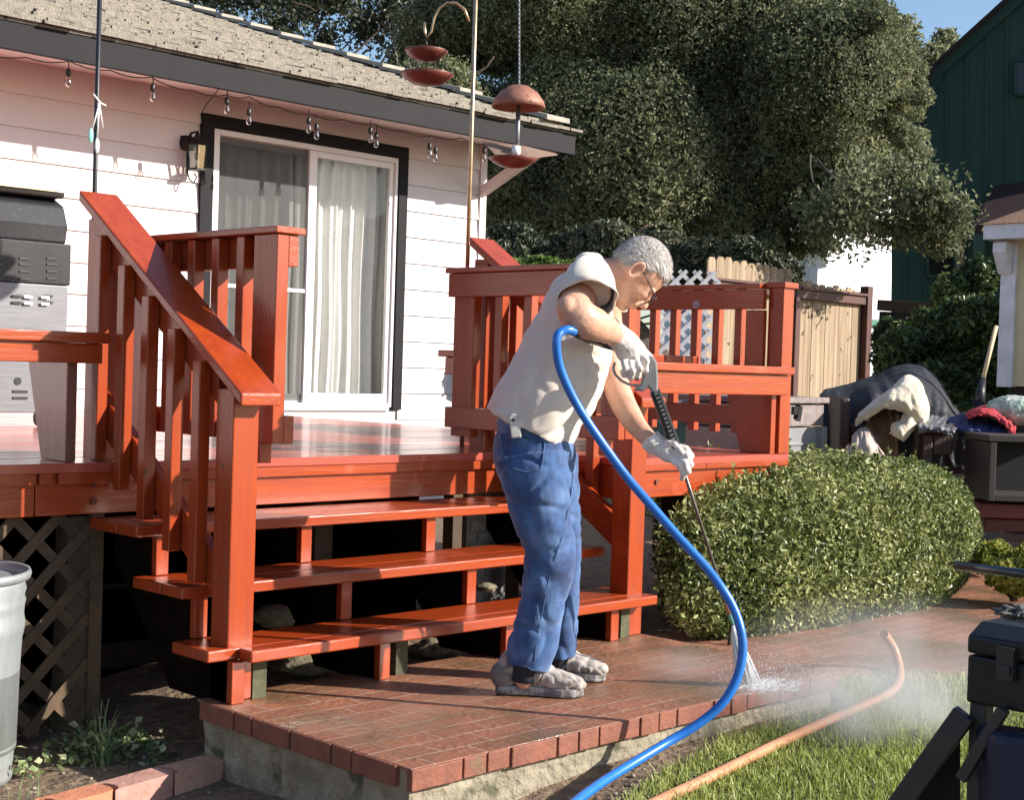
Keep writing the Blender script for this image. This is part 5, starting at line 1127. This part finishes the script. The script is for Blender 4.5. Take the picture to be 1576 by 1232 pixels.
for a, b in [(893,700),(889,740),(884,780),(872,830),(862,860),(852,895),(845,930),(838,965),(832,1000),(830,1018)]:
    dr = ray(a-8, b).normalized(); hit, loc, nr, ix = cast(dr)
    if hit: V.append(loc - dr*.001)
if len(V) > 4: MB().tube(V, .0022, 5).build('side_seam', mat('seam_blue', (.05,.10,.22), rough=.9), jeans)
dr = ray(791, 662).normalized(); hit, loc, nr, ix = cast(dr); dpk = (loc-CAM).dot(fw)-.05 if hit else 4.9
t = thing('scraper', at(791, 660, dpk), 'white plastic tool handle with a hole sticking out of the man\'s back pocket', 'tool')
mb = MB(); mb.prism([at(783,641,dpk), at(787,637,dpk), at(795,637,dpk), at(799,643,dpk), at(803,674,dpk), at(787,675,dpk)], FWv*.016); mb.build('handle', mat('dirty_white_plastic', (.60,.57,.53), (.45,.42,.38), rough=.5, scale=40), t, bevel=.004)
mb = MB(); c = at(790, 647, dpk-.001); mb.tube([c, c+FWv*.001], .006, 12, smooth=False); mb.build('hang_hole', blackp, t)
# socks and shoes
shoem = mat('scuffed_grey_suede', (.44,.39,.35), (.27,.235,.21), rough=.85, scale=24, bump=.0015, bscale=90, c3=(.16,.13,.11), s3=24, t3=.6)
solem = mat('shoe_sole', (.36,.34,.32), (.12,.11,.11), rough=.6, scale=30, lo=.42, hi=.56)
def shoe(H, T, yaw_=0):
    H, T = Vector(H), Vector(T); e = (T-H).normalized(); s = Vector((-e.y, e.x, 0)); L_ = (T-H).length
    def p(a, b, z): return H + e*(a*L_) + s*b + Vector((0, 0, z))
    M3 = Matrix((e, s, Vector((0,0,1)))).transposed(); mb = MB()
    for a, z, rf, rl, rz in ((.12,.075,.042,.040,.060),(.20,.100,.048,.041,.048),(.34,.086,.058,.042,.050),(.50,.070,.062,.046,.046),(.66,.058,.058,.050,.038),(.80,.050,.050,.050,.032),(.90,.046,.038,.046,.026)):
        mb.ball(p(a, 0, z), rf, rl, rz, 16, 12, M3)
    mb.ball(p(.17,0,.122), .043, .040, .030, 14, 10, M3)
    up_ = organic(mb, 'shoe', shoem, person, .005, 3, lambda co: .0025*noise.noise(co*45)-.004*(1-min(1, abs(noise.noise(co*22))*5)))
    mb = MB(); mb.ball(p(.085, 0, .066), .046, .042, .050, 16, 12, M3); mb.build('heel_counter', mat('heel_grey', (.20,.18,.17), (.13,.12,.11), rough=.7), up_)
    mb = MB(); P_ = []
    prof = [(0,.012),(.04,.030),(.15,.036),(.3,.034),(.45,.034),(.6,.042),(.75,.047),(.88,.040),(.97,.022),(1.0,.0)]
    out = [(a, b) for a, b in prof] + [(a, -b) for a, b in prof[::-1][1:]]
    mb.prism([p(a, b, .003) for a, b in out], (0, 0, .032)); mb.build('sole', solem, up_, bevel=.008, seg=3)
    mb = MB()
    for k in range(5):
        a = .34+.07*k; z = .140-.014*k; mb.tube([p(a,.026,z-.014), p(a+.012,0,z), p(a+.03,-.024,z-.016)], .003, 5)
    mb.tube([p(.33,.0,.146), p(.40,-.04,.125), p(.47,-.052,.085)], .0028, 5); mb.tube([p(.33,0,.146), p(.44,-.025,.132), p(.55,-.045,.09), p(.50,-.052,.06)], .0028, 5); mb.build('laces', mat('dark_laces', (.08,.06,.05), rough=.8), up_)
mb = MB(); tubeR(mb, [(810,1012,4.98,.052,.05), (806,1050,4.98,.041,.040)], 14, False); mb.build('sock', mat('dark_sock', (.02,.022,.035), rough=.9), person)
mb = MB(); tubeR(mb, [(862,1000,5.25,.050,.05), (856,1040,5.26,.042,.040)], 14, False); mb.build('sock', mat('dark_sock2', (.02,.022,.035), rough=.9), person)
shoe((3.512,3.535,0), (3.712,3.305,0)); shoe((3.775,3.655,0), (3.965,3.425,0))
# gloves: palm, four bent fingers and a thumb each
glm = mat('dirty_cotton_glove', (.80,.74,.67), (.62,.55,.49), rough=.95, scale=28, bump=.002, bscale=120, c3=(.38,.31,.29), s3=34, t3=.62)
def glove(cuff, palm, fingers, thumb):
    mb = MB(); tubeR(mb, cuff+palm, 18, False)
    for f in fingers+[thumb]:
        pts = [at(a, b, d) for a, b, d in f]; n = len(pts); mb.tube(pts, [.0125-.0025*i/(n-1) for i in range(n)], 10); mb.ball(pts[-1], .0100); 
        for q in pts[1:-1]: mb.ball(q, .0118)
    return organic(mb, 'glove', glm, person, .0038, 2, lambda co: .0022*noise.noise(co*34)+.0012*noise.noise(co*80))
glove([(938,508,4.875,.048,.046), (944,512,4.89,.043,.042), (950,517,4.90,.042,.040)], [(960,527,4.91,.046,.034), (970,540,4.92,.050,.034), (978,551,4.925,.048,.031), (984,562,4.93,.036,.026)],
    [[(984,542,4.915),(995,556,4.89),(994,570,4.90),(986,574,4.93)], [(978,552,4.90),(985,567,4.875),(982,579,4.90),(975,578,4.94)], [(969,556,4.89),(974,572,4.87),(971,582,4.90),(966,578,4.94)], [(960,555,4.89),(963,569,4.875),(961,577,4.90),(958,573,4.935)]],
    [(978,535,4.95),(992,541,4.97),(1001,549,4.965)])
glove([(1000,676,4.995,.040,.040), (1007,683,4.99,.038,.038)], [(1018,689,4.985,.037,.030), (1030,695,4.98,.040,.027), (1040,700,4.975,.034,.024)],
    [[(1042,688,4.965),(1056,691,4.95),(1064,702,4.955),(1060,712,4.975)], [(1044,696,4.955),(1057,702,4.935),(1063,715,4.945),(1057,723,4.97)], [(1040,705,4.95),(1053,712,4.93),(1059,726,4.94),(1052,732,4.965)], [(1032,706,4.955),(1044,715,4.935),(1052,729,4.945),(1050,737,4.965)]],
    [(1026,682,4.96),(1038,676+8,4.93),(1048,694,4.925)])
# ------------------------------------------------------------------ pressure washer lance
t = thing('pressure_washer_gun', at(1000, 575, 4.94), 'grey and black pressure washer gun with a long thin lance in the man\'s gloved hands', 'spray gun')
DG = 4.945
def plate(pts, d, th): return MB().prism([at(a, b, d) for a, b in pts], FWv*th)
plate([(990,549),(997,545),(1006,549),(1011,557),(1013,580),(1013,603),(1006,606),(998,596),(990,603),(975,601),(986,592),(990,578)], DG-.02, .04).build('gun_body', gunm, t, bevel=.006)
mb = MB(); mb.tube([at(a, b, DG) for a, b in [(992,550),(980,545),(965,540),(948,535),(925,529)]], [.017,.016,.016,.014,.013], 12)
mb.tube([at(925,529,DG-.06), at(905,523,4.80), at(890,516,4.73), at(879,510,4.69)], .012, 10); mb.build('grip', blackp, t)
MB().tube([at(a, b, DG) for a, b in [(946,558),(944,568),(947,577),(956,586),(968,592),(980,594),(992,593)]], .005, 8).build('trigger_guard', mat('guard_grey', (.45,.4,.38), rough=.5), t)
MB().tube([at(977,566,DG), at(982,577,DG), at(980,586,DG)], .006, 8).build('trigger', blackp, t)
la, lb = at(1007, 600, DG), at(1046, 705, 4.975); 
mb = MB(); mb.beam(la, lb, .034, .036, tuple(RTv)); fg = mb.build('foregrip', blackp, t, bevel=.008)
mb = MB(); q = (lb-la)
for k in range(15): p = la+q*(.06+.06*k)-FWv*.018; mb.beam(p-q.normalized()*.0035, p+q.normalized()*.0035, .012, .004, tuple(FWv))
mb.build('grip_ribs', gunm, fg)
L0, L1 = at(1046, 705, 4.975), at(1128, 962, 5.2)
MB().tube([L0, L0.lerp(L1, .3), L0.lerp(L1, .6), L1], .0062, 10).build('lance', mat('dull_lance_metal', (.20,.17,.15), (.12,.10,.09), rough=.35, metal=.6), t)
MB().tube([L0.lerp(L1, .86), L0.lerp(L1, .93)], .0095, 10).build('coupling', mat('orange_ring', (.55,.2,.06), rough=.4), t)
MB().tube([L0.lerp(L1, .93), L1], [.009, .0075], 10).build('nozzle', mat('green_nozzle', (.12,.4,.25), rough=.4), t)
def spline(pts, k=6):
    P = [Vector(p) for p in pts]; out = []; m = len(P)
    for i in range(m-1):
        a, b, c, d_ = P[max(i-1,0)], P[i], P[i+1], P[min(i+2,m-1)]
        for j in range(k): u = j/k; out.append(.5*((2*b)+(c-a)*u+(2*a-5*b+4*c-d_)*u*u+(3*b-a-3*c+d_)*u**3))
    return out+[P[-1]]
hs = [(884,511,4.70),(874,508,4.68),(864,511,4.67),(858,518,4.66),(856,532,4.66),(860,560,4.68),(872,592,4.70),(893,632,4.72),(925,680,4.74),(965,735,4.74),(1005,782,4.72),(1045,828,4.70),(1085,872,4.68),(1110,905,4.66),(1128,935,4.65),(1140,970,4.63),(1143,1005,4.62),(1134,1045,4.61),(1112,1083,4.60),(1075,1115,4.59),(1030,1142,4.56),(980,1172,4.46),(930,1203,4.32),(885,1236,4.12),(835,1280,3.88),(770,1340,3.6)]
tag(MB().tube(spline([at(*h) for h in hs]), .0148, 12).build('pressure_hose', bluem), 'bright blue pressure hose looping from the gun down past the man\'s legs to the lawn', 'hose')
gh = [(1361,976,.06),(1366,983,.03),(1376,1000,-.02),(1383,1022,-.07),(1385,1045,-.085),(1374,1064,-.088),(1350,1078,-.09),(1310,1095,-.09),(1250,1121,-.092),(1190,1149,-.095),(1130,1179,-.096),(1070,1208,-.098),(1010,1236,-.10),(960,1262,-.10)]
tag(MB().tube(spline([on(a, b, 2, z) for a, b, z in gh]), .0175, 12).build('garden_hose', orangem), 'faded orange garden hose bending across the path and lying on the lawn', 'hose')
# ------------------------------------------------------------------ spray
def vol(name, dens, color=(1,1,1), ns=6, lo=.4, hi=.7, axis=None, aniso=0, pw=1.0):
    m = bpy.data.materials.new(name); m.use_nodes = True; N = m.node_tree.nodes; L = m.node_tree.links; N.clear()
    o = N.new('ShaderNodeOutputMaterial'); v = N.new('ShaderNodeVolumePrincipled'); v.inputs['Color'].default_value = (*color, 1); v.inputs['Anisotropy'].default_value = aniso
    tc = N.new('ShaderNodeTexCoord'); g = N.new('ShaderNodeNewGeometry'); nz = N.new('ShaderNodeTexNoise'); nz.inputs['Scale'].default_value = ns; nz.inputs['Detail'].default_value = 3
    L.new(g.outputs['Position'], nz.inputs['Vector']); r = N.new('ShaderNodeMapRange'); r.inputs[1].default_value = lo; r.inputs[2].default_value = hi; r.inputs[3].default_value = .12; L.new(nz.outputs[0], r.inputs[0])
    ln = N.new('ShaderNodeVectorMath'); ln.operation = 'LENGTH'; L.new(tc.outputs['Object'], ln.inputs[0])
    fr = N.new('ShaderNodeMapRange'); fr.inputs[1].default_value = 1; fr.inputs[2].default_value = .15; L.new(ln.outputs['Value'], fr.inputs[0])
    a = N.new('ShaderNodeMath'); a.operation = 'MULTIPLY'; L.new(r.outputs[0], a.inputs[0]); L.new(fr.outputs[0], a.inputs[1])
    b = N.new('ShaderNodeMath'); b.operation = 'MULTIPLY'; b.inputs[1].default_value = dens; L.new(a.outputs[0], b.inputs[0]); L.new(b.outputs[0], v.inputs['Density']); L.new(v.outputs[0], o.inputs['Volume']); return m
def cloud(name, c, r, m, rz=0):
    mb = MB(); mb.ball((0,0,0), 1, n=24, m=16); o = mb.build(name, m); o.location = c; o.scale = r; o.rotation_euler = (0, 0, rz); return tag(o, kind='stuff')
HIT = on(1150, 1056, 2, .0)
mistm = vol('mist', 6.2, ns=7, lo=.35, hi=.68); thin = vol('thin_mist', 2.6, ns=5, lo=.32, hi=.72)
ym_ = math.atan2(rt0.y, rt0.x)
cloud('spray_mist', on(1215, 1066, 2, .04), (.34,.17,.07), mistm, ym_)
cloud('spray_mist', at(1345, 1085, 4.95), (.48,.26,.15), mistm, ym_)
cloud('spray_mist', at(1360, 1030, 5.3), (.62,.34,.30), thin, ym_)
cloud('spray_mist', on(1080, 1030, 2, .05), (.26,.2,.10), thin, ym_)
mb = MB(); ax_ = (HIT-L1); n = 16; vs = []
fan = RTv*1.0
for i, (u, a, b) in enumerate(((.04,.006,.006),(.45,.022,.014),(.85,.040,.024),(1.02,.052,.03))):
    c = L1+ax_*u + RTv*(.012*u)
    for k in range(n): an = 2*math.pi*k/n; vs.append(c+fan*a*math.cos(an)+Vector((fw.x,fw.y,0))*b*math.sin(an)+Vector((0,0,.004)))
mb.add(vs, [(i*n+k, i*n+(k+1)%n, (i+1)*n+(k+1)%n, (i+1)*n+k) for i in range(3) for k in range(n)]+[tuple(range(n))[::-1], tuple(3*n+k for k in range(n))], True)
jet = mat('white_water', (1,1,1), (.97,.98,1), rough=.3, spec=.6, alpha=.6)
mb = MB()
for _ in range(620):
    a = random.gauss(0, .42); b = random.gauss(0, .42)
    if a*a+b*b > 1.2: continue
    e = HIT + RTv*(a*.050+.008) + Vector((fw.x,fw.y,0))*b*.05; s0 = L1 + RTv*a*.006 + Vector((0,0,b*.004)); u0 = random.uniform(0, .5); u1 = min(1, u0+random.uniform(.25,.6))
    mb.tube([s0.lerp(e, u0), s0.lerp(e, (u0+u1)/2), s0.lerp(e, u1)], [.0012, .0026, .0014], 5)
for _ in range(420):
    a = random.uniform(-.3, 1)*random.random()**.6; p = HIT + RTv*a*.20 + Vector((fw.x,fw.y,0))*random.gauss(0,.05) + Vector((0,0,.003)); q = p+RTv*random.uniform(.006,.03)+Vector((0,0,random.uniform(-.001,.012))); mb.tube([p, p.lerp(q,.5), q], [.0012,.0018,.0006], 4)
tag(mb.build('water_jet', jet), kind='stuff')
mb = MB()
for _ in range(1500):
    u = random.random()**.7; a = random.uniform(-.25, 1.0)
    p = HIT + RTv*(a*u*.75) + Vector((fw.x,fw.y,0))*random.uniform(-.12,.12) + Vector((0,0,abs(random.gauss(0,.05))+.004)); r = random.uniform(.0006,.0018); mb.ball(p, r, n=5, m=3)
tag(mb.build('water_droplets', mat('water_drops', (.9,.92,.95), rough=.05, spec=.8)), kind='stuff')
# ------------------------------------------------------------------ black cart in the right foreground
C0 = at(1489, 1000, 2.9); kz = 2.9/F_PX
def cz(py): return at(1489, py, 2.9).z
t = thing('cart', (C0.x, C0.y, -.13), 'black folding cart with a lidded box cut off by the right edge of the picture', 'cart')
X, Y = C0.x, C0.y
mb = MB(); mb.box(X, X+.42, Y-1.0, Y, cz(1082), cz(1008)); mb.build('box', blackm, t, bevel=.006)
mb = MB(); mb.prism([(X-.004, Y, cz(1005)), (X+.424, Y, cz(1005)), (X+.424, Y, cz(978)), (X+.37, Y, cz(960)), (X+.05, Y, cz(960)), (X-.004, Y, cz(978))], (0, -1.0, 0)); mb.build('lid', blackm, t, bevel=.006)
mb = MB()
for dy in (.07, .45): mb = MB(); mb.box(X-.018, X-.002, Y-dy-.035, Y-dy, cz(1035), cz(985)); mb.box(X-.024, X-.018, Y-dy-.03, Y-dy-.005, cz(1025), cz(1012)); mb.build('latch', blackp, t)
dkm = mat('cart_metal', (.022,.020,.019), (.035,.03,.028), rough=.55, scale=12)
for dy in (.02, .80):
    mb = MB(); mb.beam((X+.03, Y-dy, cz(1083)), (X+.03, Y-dy, -.12), .035, .035, (1,0,0)); mb.build('leg', dkm, t, bevel=.003)
mb = MB(); mb.beam((X+.0, Y-.0, cz(1100)), at(1330, 1316, 3.02), .03, .045); mb.build('folding_leg', dkm, t, bevel=.003)
mb = MB(); mb.beam(at(1545, 1092, 2.82), at(1480, 1200, 2.88), .02, .022); mb.build('brace', dkm, t, bevel=.002)
mb = MB(); mb.prism([at(1478,1130,2.96), at(1400,1250,3.0), at(1400,1330,3.0), at(1478,1330,2.96)], FWv*.01); mb.prism([at(1500,1135,2.95), at(1500,1330,2.95), at(1700,1330,2.7), at(1700,1150,2.7)], FWv*.01); mb.build('dark_side_panels', mat('near_black_panel', (.008,.008,.009), rough=.9), t)  # near-black flat panels filling the space between the legs
mb = MB(); mb.prism([at(1527,1128,2.80), at(1680,1150,2.72), at(1680,1330,2.72), at(1532,1330,2.80)], FWv*.12); mb.build('navy_bag', mat('navy_nylon', (.008,.014,.04), rough=.6, bump=.004, bscale=14), t, bevel=.02)
mb = MB(); mb.tube([at(1471,871,2.6), at(1576,884,2.5), at(1700,899,2.4)], .0085, 12); mb.tube([at(1690,898,2.41), at(1690,1100,2.45)], .0085, 10); mb.build('push_handle', mat('black_tube', (.02,.02,.022), rough=.2, coat=.6), t)
cloth('work_glove', 'crumpled dark grey rag lying on top of the black cart lid', 'rag', at(1572, 945, 2.62), (.045,.035,.015), mat('grey_rag', (.16,.16,.15), (.03,.03,.03), rough=.8, scale=70), seed=11, amp=.7, freq=3)
# under the deck
mb = MB(); mb.box(2.70, 4.70, 5.30, 5.33, -.3, .55); mb.box(2.655, 2.685, 4.775, 9.3, -.3, .55); tag(mb.build('shade_boards', mat('shade_black', (.0015,.0012,.0012), rough=1, spec=0)), 'near black boards added to stand in for deep shade under the deck behind the steps', 'backing')  # boards added to hide lit ground; near-black colour stands in for deep shade
mb = MB(); 
for r_ in range(9):
    for c_ in range(6): xx = 4.72+c_*.105+(r_%2)*.05; mb.box(xx, xx+.10, 4.95, 5.0, .02+r_*.054, .02+r_*.054+.048)
mb.box(4.70, 5.4, 4.957, 4.99, 0, .55); tag(mb.build('block_wall', mat('grey_blocks', (.30,.30,.30), (.2,.2,.2), rough=.9, scale=20)), 'small grey block wall seen under the deck to the right of the steps', 'wall')
stm = mat('rubble', (.26,.22,.15), (.13,.12,.07), rough=.95, scale=30, bump=.006, bscale=60)
for (px, py, yv, r, lb_) in ((470,1025,4.62,.085,'mossy lump of rubble under the left of the lowest step'), (672,1000,4.6,.085,'pale broken stone under the middle of the lowest step'), (425,950,4.75,.08,'wedge of pale concrete seen through the left gap between steps'), (748,905,4.7,.04,'small brown broken brick seen through the right gap between steps')):
    cloth('stone', lb_, 'stone', on(px, py, 1, yv), (r*1.3, r, r*.6), stm, seed=px, amp=.3, sub=3)
